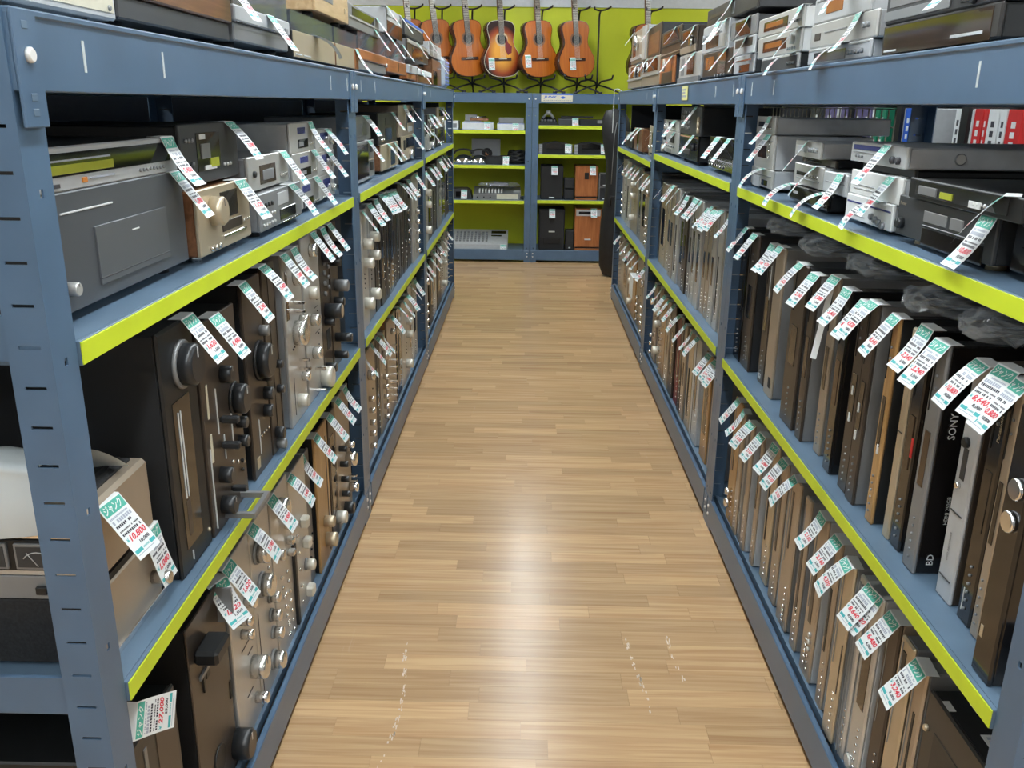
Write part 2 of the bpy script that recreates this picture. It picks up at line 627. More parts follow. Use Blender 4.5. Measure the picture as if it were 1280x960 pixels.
def feats(root, F, U, V, depth0=0.0, small=True):
    """front details; U,V turn the given coordinates into local x,z"""
    trim, btn = MB(), MB()
    y = -depth0
    lay = 0
    for f in F:
        t = f[0]
        if t == 'K':
            _, a, b_, r, l, key = f[:6]
            obj('knob', knob_mesh(r, l, key, *f[6:]), root, (U(a), y, V(b_)))
        elif t == 'B':
            _, a, b_, w, h, d, key = f
            mb = MB()
            mb.box(-w / 2, w / 2, -d, 0, -h / 2, h / 2, key, min(w, h, d) * .2)
            mb.build('button', root, (U(a), y, V(b_)))
        elif t == 'W':
            _, a0, b0, a1, b1, key = f
            mb = MB()
            x0, x1, z0, z1 = U(a0), U(a1), V(b0), V(b1)
            mb.box(x0, x1, y - .0012 - .0005 * lay, y + .001, z0, z1, key, .0006)
            lay += 1
            mb.build('display_window', root)
        elif t == 'M':
            _, a0, b0, a1, b1 = f
            x0, x1, z0, z1 = sorted((U(a0), U(a1))) + sorted((V(b0), V(b1)))
            mb = MB()
            mb.box(x0, x1, y - .004, y + .001, z0, z1, 'gunmetal', .001)
            mb.box(x0 + .004, x1 - .004, y - .005, y - .003, z0 + .004, z1 - .004, 'char')
            xm, w, h = (x0 + x1) / 2, x1 - x0, z1 - z0
            pts = [(xm + w * .34 * math.cos(R(a)), y - .0055, z0 + h * .2 + h * .5 * math.sin(R(a))) for a in range(30, 151, 15)]
            mb.tube(pts, .0008, 'lettering', 5)
            mb.tube([(xm, y - .0055, z0 + h * .15), (xm - w * .22, y - .0055, z0 + h * .68)], .0007, 'lettering', 5)
            mb.build('level_meter', root)
        elif t == 'S':
            _, a0, b0, a1, b1, key = f[:6]
            d = (f[6] if len(f) > 6 else .0012) + .0005 * lay
            sp_ = MB()
            sp_.box(U(a0), U(a1), y - d, y + .0005, V(b0), V(b1), key, .0004)
            sp_.build('trim_strip', root)
        elif t == 'D':
            _, a, b_, n, da, db, r, key = f
            for i in range(n):
                if r >= .0055:
                    obj('button', dot_mesh(r, key), root, (U(a + da * i), y, V(b_ + db * i)))
                else:
                    btn.cyl_y(U(a + da * i), V(b_ + db * i), r, y, y - r * 1.1, key, 8, r * .3)
        elif t == 'T':
            _, s, a, b_, h, key, rot = f
            vs_, fs, asp = text_geo(s, 0, .01)
            base = len(trim.v)
            cx, cz = U(a), V(b_)
            for u, v in vs_:
                p, q = (u - .5) * h * asp, (v - .5) * h
                if rot == 90:
                    p, q = -q, p
                elif rot == -90:
                    p, q = q, -p
                trim.v.append((cx + p, y - .0015, cz + q))
            for ff in fs:
                trim.face([base + i for i in ff], key)
    if trim.f:
        trim.build('lettering', root)['kind'] = 'stuff'
    if btn.f:
        btn.build('small_buttons', root)['kind'] = 'stuff'


def low_on_shelf(z):
    return any(abs(z - q) < .004 for q in (1.153, 1.156, 1.201, 1.202, 1.150, 1.5325))


def comp(name, label, cat, side, ya, yb, za, zb, xf, D=.34, body='blk', face='silver', F=(), frac=False, tags=(), feet=False,
         t=.008, c=.002, group=None, inset=.002, lid=None, bodyc=.003):
    """one appliance: body, front panel, details, feet, price tags.  ya..yb along the shelf, za..zb height, xf front plane"""
    yc, W, H = (ya + yb) / 2, abs(yb - ya), zb - za
    if side == 'L':
        loc, sg = (-xf, yc, za), 1
    elif side == 'R':
        loc, sg = (xf, yc, za), -1
    else:
        loc, sg = (yc, xf, za), 1
    root = thing(name, label, cat, loc, SIDE[side], group)
    if frac:
        U, V = (lambda a: (a - .5) * W), (lambda b_: b_ * H)
    else:
        U, V = (lambda a: sg * (a - yc)), (lambda b_: b_ - za)
    fz = min(.014, H * .15) if feet else 0.0
    mb = MB()
    mb.box(-W / 2 + inset, W / 2 - inset, t * .8, D, fz, H - inset, body, bodyc)
    if lid:
        mb.box(-W / 2 + .012, W / 2 - .012, D * .25, D * .9, H - inset, H - inset + .0015, lid)
    mb.build('body', root)
    mb = MB()
    mb.box(-W / 2, W / 2, 0, t, fz, H, face, c)
    mb.build('front_panel', root)
    if feet:
        fm = MB()
        fm.cyl_z(0, 0, .016, .014, 0, fz + .001, feet if isinstance(feet, str) else 'blkmatte', 14)
        fme = fm.mesh('foot')
        for sx in (-1, 1):
            for yy in (.035, D - .05):
                obj('foot', fme, root, (sx * (W / 2 - min(.05, W * .2)), yy, 0))
    feats(root, F, U, V)
    for tg in tags:
        tg = list(tg) + [None] * (3 - len(tg))
        if H < .08 and low_on_shelf(za):
            tg[2] = 3
        u = U(tg[0])
        u = max(-W / 2 + .01, min(W / 2 - .01, u)) if W > .05 else u
        add_tag(root, u, H, *(tg[1:]))
    return root


ORD = ['first', 'second', 'third', 'fourth', 'fifth', 'sixth', 'seventh', 'eighth', 'ninth', 'tenth', 'eleventh', 'twelfth',
       'thirteenth', 'fourteenth', 'fifteenth', 'sixteenth', 'seventeenth', 'eighteenth', 'nineteenth', 'twentieth']

# ------------------------------------------------------------------ the room
fl = MB()
fl.box(-4.2, 4.2, -2.6, 9.0, -.05, -.0025, 'floorbase')
floor = struct(fl.build('floor'))
rf = random.Random(11)
planks = []
PW = .066
y = 1.15
row = 0
while y < 8.75:
    x = -1.6 - rf.random() * .5
    while x < 1.75:
        ln = rf.choice((.30, .38, .45, .52))
        planks.append((x, min(x + ln, 1.95), y))
        x += ln
    y += PW
    row += 1
pm = {}
vis = [p for p in planks if p[1] > -.56 and p[0] < .67]
vis.sort(key=lambda p: p[2])
vset = set(vis[:300])
rest = MB()
for p in planks:
    x0, x1, y0 = p
    if p in vset:
        ln = round(x1 - x0, 3)
        if ln not in pm:
            q = MB()
            q.box(.0002, ln - .0002, .0002, PW - .0002, -.0025, 0, 'floorstrip')
            pm[ln] = q.mesh('floor_strip')
        obj('floor_strip', pm[ln], floor, (x0, y0, 0))
    else:
        rest.box(x0 + .0002, x1 - .0002, y0 + .0002, y0 + PW - .0002, -.0025, 0, 'floorstrip')
for y0 in [1.15 - PW * i for i in range(1, 56)]:
    x = -4.1 - rf.random() * .4
    while x < 4.1:
        ln = rf.choice((.6, .8, 1.0))
        rest.box(max(-4.2, x) + .0002, min(4.2, x + ln) - .0002, y0 + .0002, y0 + PW - .0002, -.0025, 0, 'floorstrip')
        x += ln
for xa, xb in ((-4.2, -1.6), (1.95, 4.2)):
    yy = 1.15
    while yy < 8.9:
        rest.box(xa, xb - .0004, yy + .0002, yy + PW * 4 - .0002, -.0025, 0, 'floorstrip')
        yy += PW * 4
ro = rest.build('floor_strips_beyond', floor)
ro['kind'] = 'stuff'

w = MB()
w.box(-4.2, 4.2, 8.9, 9.0, -.05, 2.30, 'wallyellow')
w.box(-4.2, 4.2, 8.88, 9.0, 2.30, 2.80, 'wallwhite')
struct(w.build('wall_back'))
w = MB()
w.box(-4.3, -4.2, -2.6, 9.0, -.05, 2.8, 'wallgrey')
struct(w.build('wall_left'))
w = MB()
w.box(4.2, 4.3, -2.6, 9.0, -.05, 2.8, 'wallgrey')
struct(w.build('wall_right'))
w = MB()
w.box(-4.3, 4.3, -2.7, -2.6, -.05, 2.8, 'wallgrey')
struct(w.build('wall_near'))
w = MB()
w.box(-4.3, 4.3, -2.7, 9.0, 2.8, 2.9, 'ceilpaint')
struct(w.build('ceiling'))
w = MB()
w.box(-1.30, -1.26, .6, 7.0, -.002, 1.48, 'backing_dark')  # added dark sheet behind the left racks, keeps their inside in shade
w.box(-1.26, -.66, 6.80, 6.82, -.002, 1.44, 'backing_dark')  # added dark end, hides the yellow wall from inside the left rack
struct(w.build('added_dark_backing'))
w = MB()
w.box(1.28, 1.32, 4.7, 6.79, -.002, 1.48, 'backing_dark')  # added dark sheet to darken the farther right bays
w.box(.76, 1.28, 6.80, 6.82, -.002, 1.44, 'backing_dark')  # added dark end closing off the right row
struct(w.build('added_dark_backing_right'))

# fluorescent ceiling fixtures running along the aisles
fx = MB()
fx.box(-.16, .16, -.62, .62, -.07, -.001, 'white', .006)
fx_me = fx.mesh('housing')
fd = MB()
fd.box(-.085, .085, -.60, .60, -.084, -.071, 'lamp', .004)
fd_me = fd.mesh('diffuser')
nrow = {-2.55: 'over the left side aisle', 0.03: 'over the central aisle', 2.6: 'over the right side aisle'}
for X, words in nrow.items():
    for k in range(8):
        yy = -2.0 + k * 1.35
        t = thing('ceiling_light', f'white fluorescent ceiling light, {ORD[k]} from near, {words}', 'ceiling light', (X, yy, 2.8), 0,
                  'fluorescent ceiling lights')
        obj('housing', fx_me, t)
        obj('diffuser', fd_me, t)

# ------------------------------------------------------------------ racks
_post = {}


def post_mesh(sx, sy):
    """slotted angle post, corner at the origin, flanges towards +sx (front) and +sy (side)"""
    if (sx, sy) in _post:
        return _post[(sx, sy)]
    mb = MB()
    T, FW, SW, HH = .0025, .058, .052, 1.53
    k = 'rack'
    # side flange with horizontal slots every 50 mm
    mb.box(0, sx * T, 0, sy * .012, 0, HH, k)
    mb.box(0, sx * T, sy * .038, sy * SW, 0, HH, k)
    z = 0.0
    sl = [.06 + .05 * i for i in range(29)]
    for s in sl + [HH]:
        mb.box(0, sx * T, sy * .012, sy * .038, z, s - (.002 if s < HH else 0), k)
        z = s + .002
    # front flange with small holes every 200 mm
    mb.box(sx * T, sx * .026, 0, sy * T, 0, HH, k)
    mb.box(sx * .034, sx * FW, 0, sy * T, 0, HH, k)
    z = 0.0
    for s in [.135 + .2 * i for i in range(7)] + [HH]:
        mb.box(sx * .026, sx * .034, 0, sy * T, z, s - (.005 if s < HH else 0), k)
        z = s + .005
    mb.box(sx * .004, sx * .05, sy * .003, sy * .045, 0, .012, 'dark')
    _post[(sx, sy)] = mb.mesh('post')
    return _post[(sx, sy)]


def rack(label, side, xf, ya, yb, depth, levels, marks=(), end_panel=False):
    """a boltless steel rack bay between ya and yb; levels are the tops of the shelf edges"""
    Ln = yb - ya
    if side == 'L':
        loc = (-xf, ya, 0)
    elif side == 'R':
        loc = (xf, yb, 0)
    else:
        loc = (ya, xf, 0)
    root = thing('storage_rack', label, 'rack', loc, SIDE[side], 'steel storage racks')
    for x0, sx in ((0.0005, 1), (Ln - .0005, -1)):
        for y0, sy in ((0, 1), (depth, -1)):
            obj('post', post_mesh(sx, sy), root, (x0, y0, 0))
    # top beams
    for nm, yo, s in (('front', 0, 1), ('back', depth, -1)):
        mb = MB()
        mb.box(.004, Ln - .004, yo - s * .006, yo + s * .028, 1.446, 1.5265, 'rack', .0015)
        mb.box(.004, Ln - .004, yo - s * .009, yo + s * .030, 1.5235, 1.532, 'rack', .002)
        beam = mb.build('beam', root)
        if nm == 'front':
            for xa in (.003, Ln - .053):
                pb = MB()
                pb.box(xa, xa + .05, -.0095, -.006, 1.408, 1.531, 'rack', .001)
                for zz in (1.424, 1.440, 1.515):
                    pb.box(xa + .018, xa + .030, -.0102, -.0094, zz - .004, zz + .004, 'rack_in', .0005)
                pl = pb.build('beam_bracket', beam)
                bo = MB()
                bo.cyl_y(xa + .025, 1.484, .0085, -.0095, -.0150, 'bolt', 14, .002)
                bo.build('bolt', beam)
            for xm in marks:
                tm = MB()
                tm.box(xm - .003, xm + .003, -.0066, -.0060, 1.470, 1.507, 'tape')
                tm.build('tape_mark', beam)
    mb = MB()
    mb.box(.012, Ln - .012, .03, depth - .03, 1.512, 1.524, 'rack_in')
    mb.build('top_panel', root)
    for z in levels:
        mb = MB()
        mb.box(.012, Ln - .012, .003, depth - .005, z - .018, z, 'rack_in')
        mb.box(.060, Ln - .060, -.004, .003, z - .032, z, 'rack_in', .001)
        sh = mb.build('shelf', root)
        ye = MB()
        ye.box(.060, Ln - .060, -.0062, -.0040, z - .0305, z - .0015, 'yellow', .0005)
        ye.build('yellow_edge', sh)
        # side members that carry the shelf
        for xa in (.006, Ln - .012):
            sb = MB()
            near = (xa < .1) == (side == 'L')
            sb.box(xa, xa + .006, .055, depth - .055, (z - .012) if near and side != 'E' and abs(ya - .988) < .01 else z - .05, z + .044 if near and side != 'E' and abs((ya if side == 'L' else ya) - .988) < .01 else z - .019, 'rack')
            sb.build('side_member', root)
    mb = MB()
    mb.box(.012, Ln - .012, .022, depth - .01, .095, .112, 'rack_in')
    mb.box(.012, Ln - .012, .022, .030, .112, .118, 'rack_in')
    mb.build('bottom_shelf', root)
    mb = MB()
    mb.box(.058, Ln - .058, -.004, .010, .022, .118, 'rack', .002)
    mb.box(.004, Ln - .004, -.002, .014, .026, .110, 'rack', .002)
    bb = mb.build('base_beam', root)
    for xa in (.026, Ln - .026):
        for zz in (.055, .085):
            bo = MB()
            bo.cyl_y(xa, zz, .006, -.002, -.006, 'bolt', 10, .0015)
            bo.build('bolt', bb)
    return root


LS = [.988, 2.897, 4.842, 6.786]
RS = [.988, 2.901, 4.846, 6.790]
LX, RX = .555, .666
M1 = (.16, .41)
rack('blue grey steel rack bay at near left, amplifiers on its shelves', 'L', LX, LS[0], LS[1], .62, (.657, 1.153), (.162, .41, 1.587, 1.82))
rack('blue grey steel rack bay in the middle of the left row', 'L', LX, LS[1], LS[2], .62, (.656, 1.153), (.14, .42, 1.715, 1.87))
rack('blue grey steel rack bay at far end of the left row', 'L', LX, LS[2], LS[3], .62, (.655, 1.156), (.12, .36))
rack('blue grey steel rack bay at near right, disc recorders on its shelves', 'R', RX, RS[0], RS[1], .58, (.641, 1.201), (.136, .38, 1.516))
rack('blue grey steel rack bay in the middle of the right row', 'R', RX, RS[1], RS[2], .58, (.646, 1.202), (.10, 1.548, 1.833))
rack('blue grey steel rack bay at far end of the right row', 'R', RX, RS[2], RS[3], .58, (.637, 1.150), (1.6, 1.84))
rack('blue grey steel rack under the guitars, left half, turntables and mixers inside', 'E', 8.37, -1.16, .034, .45, (.579, .899, 1.208))
rack('blue grey steel rack under the guitars, right half, speakers inside', 'E', 8.37, .036, 1.23, .45, (.587, .999, 1.256))

# cards and strips fixed to the racks
mb = MB()
mb.box(-.07, .07, -.0012, 0, -.028, .028, 'cardyellow', .0005)
card = thing('notice_card', 'small yellow notice card on right rack top beam', 'card', (RX - .0085, 3.925, 1.490), SIDE['R'])
mb.build('card', card)
pr = MB()
for z0, n in ((.014, 5), (.002, 4), (-.012, 6)):
    for i in range(n):
        pr.box(-.055 + i * .018, -.043 + i * .018, -.0018, -.0011, z0 - .004, z0 + .004, 'cardprint')
pr.build('print', card)
card = thing('shelf_sign', 'cream and blue sign reading JUNK on the far rack beam', 'sign', (.255, 8.3625, 1.497), 0)
mb = MB()
mb.box(-.142, .142, -.0015, 0, -.036, .036, 'cream', .0005)
mb.build('card', card)
mb = MB()
mb.box(-.142, .142, -.0022, -.0016, .022, .036, 'blue')
vs_, fs, asp = text_geo('JUNK', .2, .03)
base = len(mb.v)
mb.v += [(-.12 + u * .12, -.0025, -.012 + v * .026) for u, v in vs_]
for f in fs:
    mb.face([base + i for i in f], 'blue')
mb.prism_y([(.03, 0), (.055, -.013), (.08, 0), (.055, .013)], -.0025, -.0016, 'blue')
for i in range(14):
    mb.box(-.12 + i * .018, -.108 + i * .018, -.0022, -.0016, -.028, -.022, 'cardprint')
mb.build('print', card)
st = thing('hook_strip', 'white slotted hook strip hanging from far right rack end', 'strip', (.622, 6.765, 1.245), SIDE['R'])
mb = MB()
mb.box(-.014, -.009, -.002, 0, 0, .30, 'white')
mb.box(.009, .014, -.002, 0, 0, .30, 'white')
for i in range(16):
    mb.box(-.009, .009, -.002, 0, i * .0195, i * .0195 + .007, 'white')
mb.build('strip', st)
mb = MB()
mb.tube([(0, -.001, .292), (0, .004, .302), (.0, .02, .305), (0, .036, .302)], .003, 'white', 6)
mb.tube([(0, .034, .302), (0, .052, .290)], .003, 'white', 6)
mb.build('hook', st)

# ------------------------------------------------------------------ left rack, near bay, upper shelf (flat units)
Z1 = 1.153
comp('power_amplifier', 'wide grey preamplifier with flap door at near left upper shelf', 'amplifier', 'L', 1.098, 1.562, Z1, 1.323, .602, .38,
     'blk', 'preampgrey', [('S', 1.225, 1.188, 1.475, 1.270, 'preampdoor', .003), ('S', 1.225, 1.196, 1.475, 1.1975, 'blk', .0034),
                         ('S', 1.115, 1.294, 1.13, 1.299, 'lettering'), ('S', 1.14, 1.295, 1.29, 1.2975, 'lettering'),
                         ('S', 1.34, 1.249, 1.365, 1.2515, 'lettering', .0036), ('K', 1.135, 1.200, .009, .016, 'silver')],
     feet=True, tags=[(1.53, 1, 2, 6)])
comp('stereo_tuner', 'slim silver tuner with yellow-green dial on the grey preamplifier', 'tuner', 'L', 1.098, 1.553, 1.3235, 1.380, .603, .36,
     'blk', 'silverp', [('W', 1.102, 1.342, 1.52, 1.372, 'glassdark'), ('W', 1.106, 1.345, 1.31, 1.357, 'lcd'),
                        ('S', 1.108, 1.361, 1.30, 1.3635, 'p_grey', .0018), ('S', 1.212, 1.331, 1.225, 1.338, 'orange'),
                        ('S', 1.235, 1.334, 1.31, 1.3365, 'p_grey'), ('S', 1.115, 1.329, 1.15, 1.334, 'letterdark'),
                        ('D', 1.40, 1.334, 8, .013, 0, .0028, 'grey')], tags=[(1.515, 0, 0, 2)])
comp('cd_player', 'small gold disc player with large round dial and wooden sides', 'player', 'L', 1.578, 1.878, Z1, 1.286, .585, .30,
     'woodbrown', 'champ', [('K', 1.655, 1.243, .027, .024, 'champ'), ('W', 1.70, 1.222, 1.80, 1.272, 'glassdark'),
                            ('S', 1.70, 1.197, 1.82, 1.216, 'brownblk'), ('S', 1.70, 1.186, 1.84, 1.191, 'chrome', .003),
                            ('D', 1.63, 1.176, 3, .022, 0, .005, 'knobsil'), ('D', 1.83, 1.205, 4, .012, 0, .003, 'knobsil')],
     feet='chrome', tags=[(1.82, 9, 2, -4)])
comp('cassette_deck', 'black cassette deck with exposed tape mechanism above the gold player', 'deck', 'L', 1.578, 1.892, 1.291, 1.398, .605, .32,
     'blk', 'char', [('W', 1.655, 1.312, 1.78, 1.382, 'blkgloss'), ('S', 1.675, 1.335, 1.72, 1.362, 'gunmetal', .003), ('S', 1.72, 1.318, 1.765, 1.335, 'lcd', .003),
                     ('S', 1.67, 1.370, 1.70, 1.379, 'lettering', .002), ('S', 1.69, 1.314, 1.75, 1.322, 'lettering', .0025), ('D', 1.60, 1.37, 3, .016, 0, .004, 'grey'),
                     ('D', 1.80, 1.318, 3, .018, 0, .0035, 'silver'), ('K', 1.62, 1.325, .008, .008, 'knobblk')], tags=[(1.845, 10, 1, 0)])
comp('cassette_deck', 'silver cassette deck with square tape window, middle of the upper shelf', 'deck', 'L', 1.905, 2.225, 1.252, 1.324, .59, .34,
     'greylid', 'silver', [('W', 1.985, 1.262, 2.11, 1.303, 'brownglass'), ('S', 2.005, 1.270, 2.09, 1.292, 'grey', .002), ('K', 1.94, 1.288, .007, .006, 'knobblk'),
                           ('D', 2.15, 1.272, 4, .016, 0, .004, 'knobsil')], tags=[(2.18, 6, 2, 0)])
comp('minidisc_deck', 'grey wedge minidisc unit with many small keys under silver deck', 'deck', 'L', 1.905, 2.265, Z1, 1.248, .572, .30,
     'greylid', 'grey', [('W', 2.05, 1.21, 2.14, 1.238, 'silverp'), ('W', 2.06, 1.175, 2.2, 1.20, 'glassdark'), ('D', 1.925, 1.222, 4, .024, 0, .005, 'knobblk'),
                         ('D', 1.925, 1.20, 5, .022, 0, .004, 'silver'), ('D', 1.925, 1.18, 5, .022, 0, .004, 'silver'), ('S', 2.08, 1.166, 2.24, 1.170, 'chrome')],
     feet=True, tags=[(2.17, 1, 1, 0)])
for k, (a, b_, z0, z1, words) in enumerate([(2.30, 2.565, Z1, 1.238, 'bottom of the stack of three'), (2.295, 2.555, 1.2385, 1.311, 'middle of the stack of three'),
                                            (2.285, 2.535, 1.3115, 1.386, 'top of the stack of three')]):
    comp('mini_component', f'small silver mini component beside left rack post, {words}', 'component', 'L', a, b_, z0, z1, .596, .30, 'silverp', 'silver',
         [('W', .30, .62, .62, .84, 'lcdblue'), ('W', .30, .14, .72, .44, 'glassdark'), ('S', .32, .2, .5, .34, 'grey', .002), ('D', .80, .25, 3, .07, 0, .004, 'knobsil')],
         True, [(.86, (9, 4, 6)[k], (2, 2, 0)[k], 0)], feet=(k == 0))
for k, (a, b_, z0, z1, words) in enumerate([(2.59, 2.80, Z1, 1.232, 'bottom'), (2.585, 2.81, 1.2325, 1.300, 'middle'), (2.58, 2.80, 1.3005, 1.362, 'top')]):
    comp('mini_component', f'narrow silver mini component farthest on near left upper shelf, {words} of stack', 'component', 'L', a, b_, z0, z1, .60, .28, 'silverp', 'silver',
         [('W', .25, .52, .7, .85, 'lcdblue'), ('K', .82, .45, .012, .014, 'knobsil'), ('D', .2, .22, 5, .09, 0, .003, 'knobsil')],
         True, [(.6, (None, 1, 9)[k], (0, 2, 1)[k], 0)] if k else [], feet=(k == 0))

# cartons stored at the back of that shelf
for k, (a, b_) in enumerate([(1.10, 1.72), (1.76, 2.1)]):
    t = thing('carton', ('long brown carton' if k == 0 else 'short brown carton') + ' in the dark behind the tuner', 'carton', (-1.12, a, Z1), SIDE['L'])
    mb = MB()
    mb.box(0, b_ - a, 0, .05, 0, .262, 'carton', .003)
    mb.build('box', t)
    mb = MB()
    mb.box(0, b_ - a, .01, .04, .262, .263, 'carton')
    mb.build('lid_flap', t)

# ------------------------------------------------------------------ left rack, near bay, middle shelf
Z2 = .657


def loc_words(side, bay, shelf):
    return {'L': 'left', 'R': 'right'}[side], ('nearest', 'second', 'farthest')[bay], shelf


def upright(k, look, name, cat, side, bay, shelf, ya, yb, z, h, xf, D=.33, body='blk', face='silver', F=(), frac=False, tags=(), **kw):
    """a unit standing on its side; k counts from the near post"""
    s, bw, sh = loc_words(side, bay, shelf)
    if name == 'disc_recorder' and any(w_ in look for w_ in ('player', 'vcr', 'tuner')):
        name = 'disc_player'
    return comp(name, f'{look}, {ORD[k]} along {bw} {s} rack {sh} shelf', cat, side, ya, yb, z, z + h, xf, D, body, face, F, frac, tags,
                group=f'units on edge, {bw} {s} rack {sh} shelf', **kw)


# the boxed receiver pair standing at the end of the shelf: its display side faces the camera, its flank the aisle
t = thing('tape_recorder', 'beige metal tape machine with level meters under white plastic sheet', 'recorder', (-.592, 1.085, Z2), 0)
mb = MB()
mb.box(-.44, 0, .0, .195, .008, .118, 'tan', .004)
mb.box(-.44, -.002, .002, .20, .118, .128, 'dark')
mb.box(-.44, 0, .0, .195, .130, .246, 'tan', .006)
mb.build('body', t)
mb = MB()
mb.box(-.40, -.02, .03, .18, .246, .250, 'grille')
for i in range(18):
    mb.box(-.40 + i * .021, -.392 + i * .021, .03, .18, .250, .2515, 'blk')
mb.build('vent', t)
mb = MB()
mb.box(-.44, -.006, -.006, .0, .205, .214, 'chrome', .001)
mb.box(-.44, -.006, -.008, .0, .157, .204, 'blk', .001)
mb.box(-.44, -.006, -.006, .0, .149, .157, 'silver', .001)
mb.box(-.44, -.006, -.007, .0, .112, .148, 'grey', .001)
mb.build('front_panel', t)
mb = MB()
mb.box(-.44, -.006, -.006, .0, .008, .110, 'grille', .001)
mb.build('speaker_grille', t)
feats(t, [('M', -.105, .161, -.04, .20), ('M', -.18, .161, -.115, .20), ('B', -.075, .128, .016, .012, .006, 'blk'), ('B', -.16, .128, .016, .012, .006, 'blk')],
      lambda a: a, lambda b_: b_, .008)
sub = MB()
sub.cyl_y(0, 0, .011, 0, -.03, 'knobsil', 18, .002)
k_ = sub.build('knob', t, (0.0, .165, .05), R(90))
mb = MB()
mb.box(-.004, .003, .01, .205, .0, .012, 'chrome', .001)
mb.build('base_rail', t)
a_ = add_tag(t, 0.004, .238, 2, 2, 84, y=.05, s=1.0)
a_ = add_tag(t, 0.004, .132, 1, 4, 92, y=.172, s=1.0)
# the loose white sheet curling over its top, sagging over the front
ws = MB()
n = 20
prof = []
for i in range(n + 1):
    q = i / n
    if q < .5:      # front drop
        prof.append((-.018 - .004 * math.sin(q * 9), .215 + .10 * (q / .5)))
    else:
        a = (q - .5) / .5
        prof.append((-.018 + .155 * a, .315 + .012 * math.sin(a * math.pi) - .062 * a * a))
m_ = 12
base = 0
for off in (0, .0012):
    for i, (yy, zz) in enumerate(prof):
        for j in range(m_ + 1):
            x = -.43 + (.375 + .13 * max(0, (i / n - .5)) ** 1.3) * j / m_
            ws.v.append((x, yy + off, zz - off + .004 * math.sin(j * 1.7 + i * .35)))
ns = (n + 1) * (m_ + 1)
for s_ in (0, 1):
    for i in range(n):
        for j in range(m_):
            q = [s_ * ns + i * (m_ + 1) + j, s_ * ns + i * (m_ + 1) + j + 1, s_ * ns + (i + 1) * (m_ + 1) + j + 1, s_ * ns + (i + 1) * (m_ + 1) + j]
            ws.face(q if s_ == 0 else q[::-1], 'film_white', True)
sheet = ws.build('plastic_sheet', None, (-.592, 1.085, Z2))
tag(sheet, 'white plastic sheet draped over the beige tape machine', 'sheet')

upright(1, 'tall black receiver with round volume dial', 'av_receiver', 'receiver', 'L', 0, 'middle', 1.322, 1.468, Z2, .432, .574, .34, 'blkmatte', 'blk',
        [('K', 1.408, 1.018, .036, .030, 'knobblk', None, 'gunmetal'), ('D', 1.425, 1.005, 1, 0, 0, .006, 'knobsil'),
         ('W', 1.352, .700, 1.425, .965, 'blkgloss'), ('S', 1.368, .79, 1.371, .945, 'lettering', .002), ('S', 1.378, .79, 1.381, .945, 'lettering', .002),
         ('W', 1.366, .72, 1.384, .785, 'brownblk'), ('D', 1.452, .690, 1, 0, 0, .004, 'champ'), ('S', 1.372, .672, 1.374, .69, 'lettering')],
        tags=[(1.452, 9, 2, 0)], c=.004)
upright(2, 'dark brown amplifier with many knobs and lever switches', 'stereo_amplifier', 'amplifier', 'L', 0, 'middle', 1.478, 1.688, Z2, .405, .573, .33, 'blk', 'brownblk',
        [('K', 1.59, .945, .017, .022, 'knobblk'), ('K', 1.645, .878, .030, .028, 'knobblk', None, 'blk'), ('K', 1.655, .825, .012, .02, 'knobblk'), ('K', 1.655, .785, .012, .02, 'knobblk'),
         ('K', 1.540, .760, .016, .024, 'knobblk'), ('K', 1.535, .70, .018, .026, 'knobblk'), ('B', 1.565, .863, .014, .014, .035, 'knobblk'), ('B', 1.56, .813, .014, .014, .035, 'knobblk'),
         ('B', 1.59, .71, .012, .012, .03, 'knobblk'), ('W', 1.50, .885, 1.508, .95, 'cream'), ('W', 1.50, .80, 1.508, .855, 'cream'),
         ('S', 1.545, .84, 1.547, .93, 'lettering'), ('S', 1.57, .78, 1.572, .83, 'lettering'), ('S', 1.493, .67, 1.495, .83, 'lettering'), ('S', 1.618, .78, 1.62, .86, 'lettering'),
         ('D', 1.605, .76, 3, .03, -.012, .004, 'knobsil'), ('D', 1.66, .74, 2, 0, -.02, .004, 'blk')], tags=[(1.575, 8, 2, 0)])
hb = MB()
hb.box(-.045, -.035, -.05, .012, 0, .012, 'gunmetal', .001)
hb.box(.05, .060, -.05, .012, 0, .012, 'gunmetal', .001)
hb.box(-.045, .060, -.058, -.048, 0, .012, 'gunmetal', .001)
hd = bpy.data.objects['stereo_amplifier']
hb.build('rack_handle', hd, (.0, .0, .012))
upright(3, 'black amplifier with one very large dial', 'stereo_amplifier', 'amplifier', 'L', 0, 'middle', 1.742, 1.872, Z2, .43, .574, .33, 'blk', 'brownblk',
        [('K', 1.825, .905, .038, .03, 'knobblk', None, 'blk'), ('K', 1.85, .865, .015, .02, 'knobblk'), ('K', 1.85, .822, .015, .02, 'knobblk'), ('K', 1.84, .785, .014, .02, 'knobblk'),
         ('K', 1.85, .965, .012, .02, 'gunmetal'), ('W', 1.76, .675, 1.78, .70, 'champ'), ('D', 1.80, .74, 4, .018, 0, .003, 'knobsil'), ('S', 1.79, .70, 1.792, .78, 'lettering')], tags=[(1.70, 4, 2, 2)])
upright(4, 'slim black equalizer with thin edge lines', 'equalizer', 'equalizer', 'L', 0, 'middle', 1.885, 1.985, Z2, .44, .574, .33, 'blk', 'brownblk',
        [('K', 1.915, .705, .014, .02, 'knobblk'), ('K', 1.92, .675, .012, .02, 'gunmetal'), ('K', 1.95, .86, .010, .016, 'knobblk'), ('K', 1.95, .80, .010, .016, 'knobblk'),
         ('S', 1.925, .66, 1.927, 1.08, 'blk'), ('S', 1.972, .66, 1.975, 1.08, 'blk')], tags=[(1.86, 0, 1, 0)])
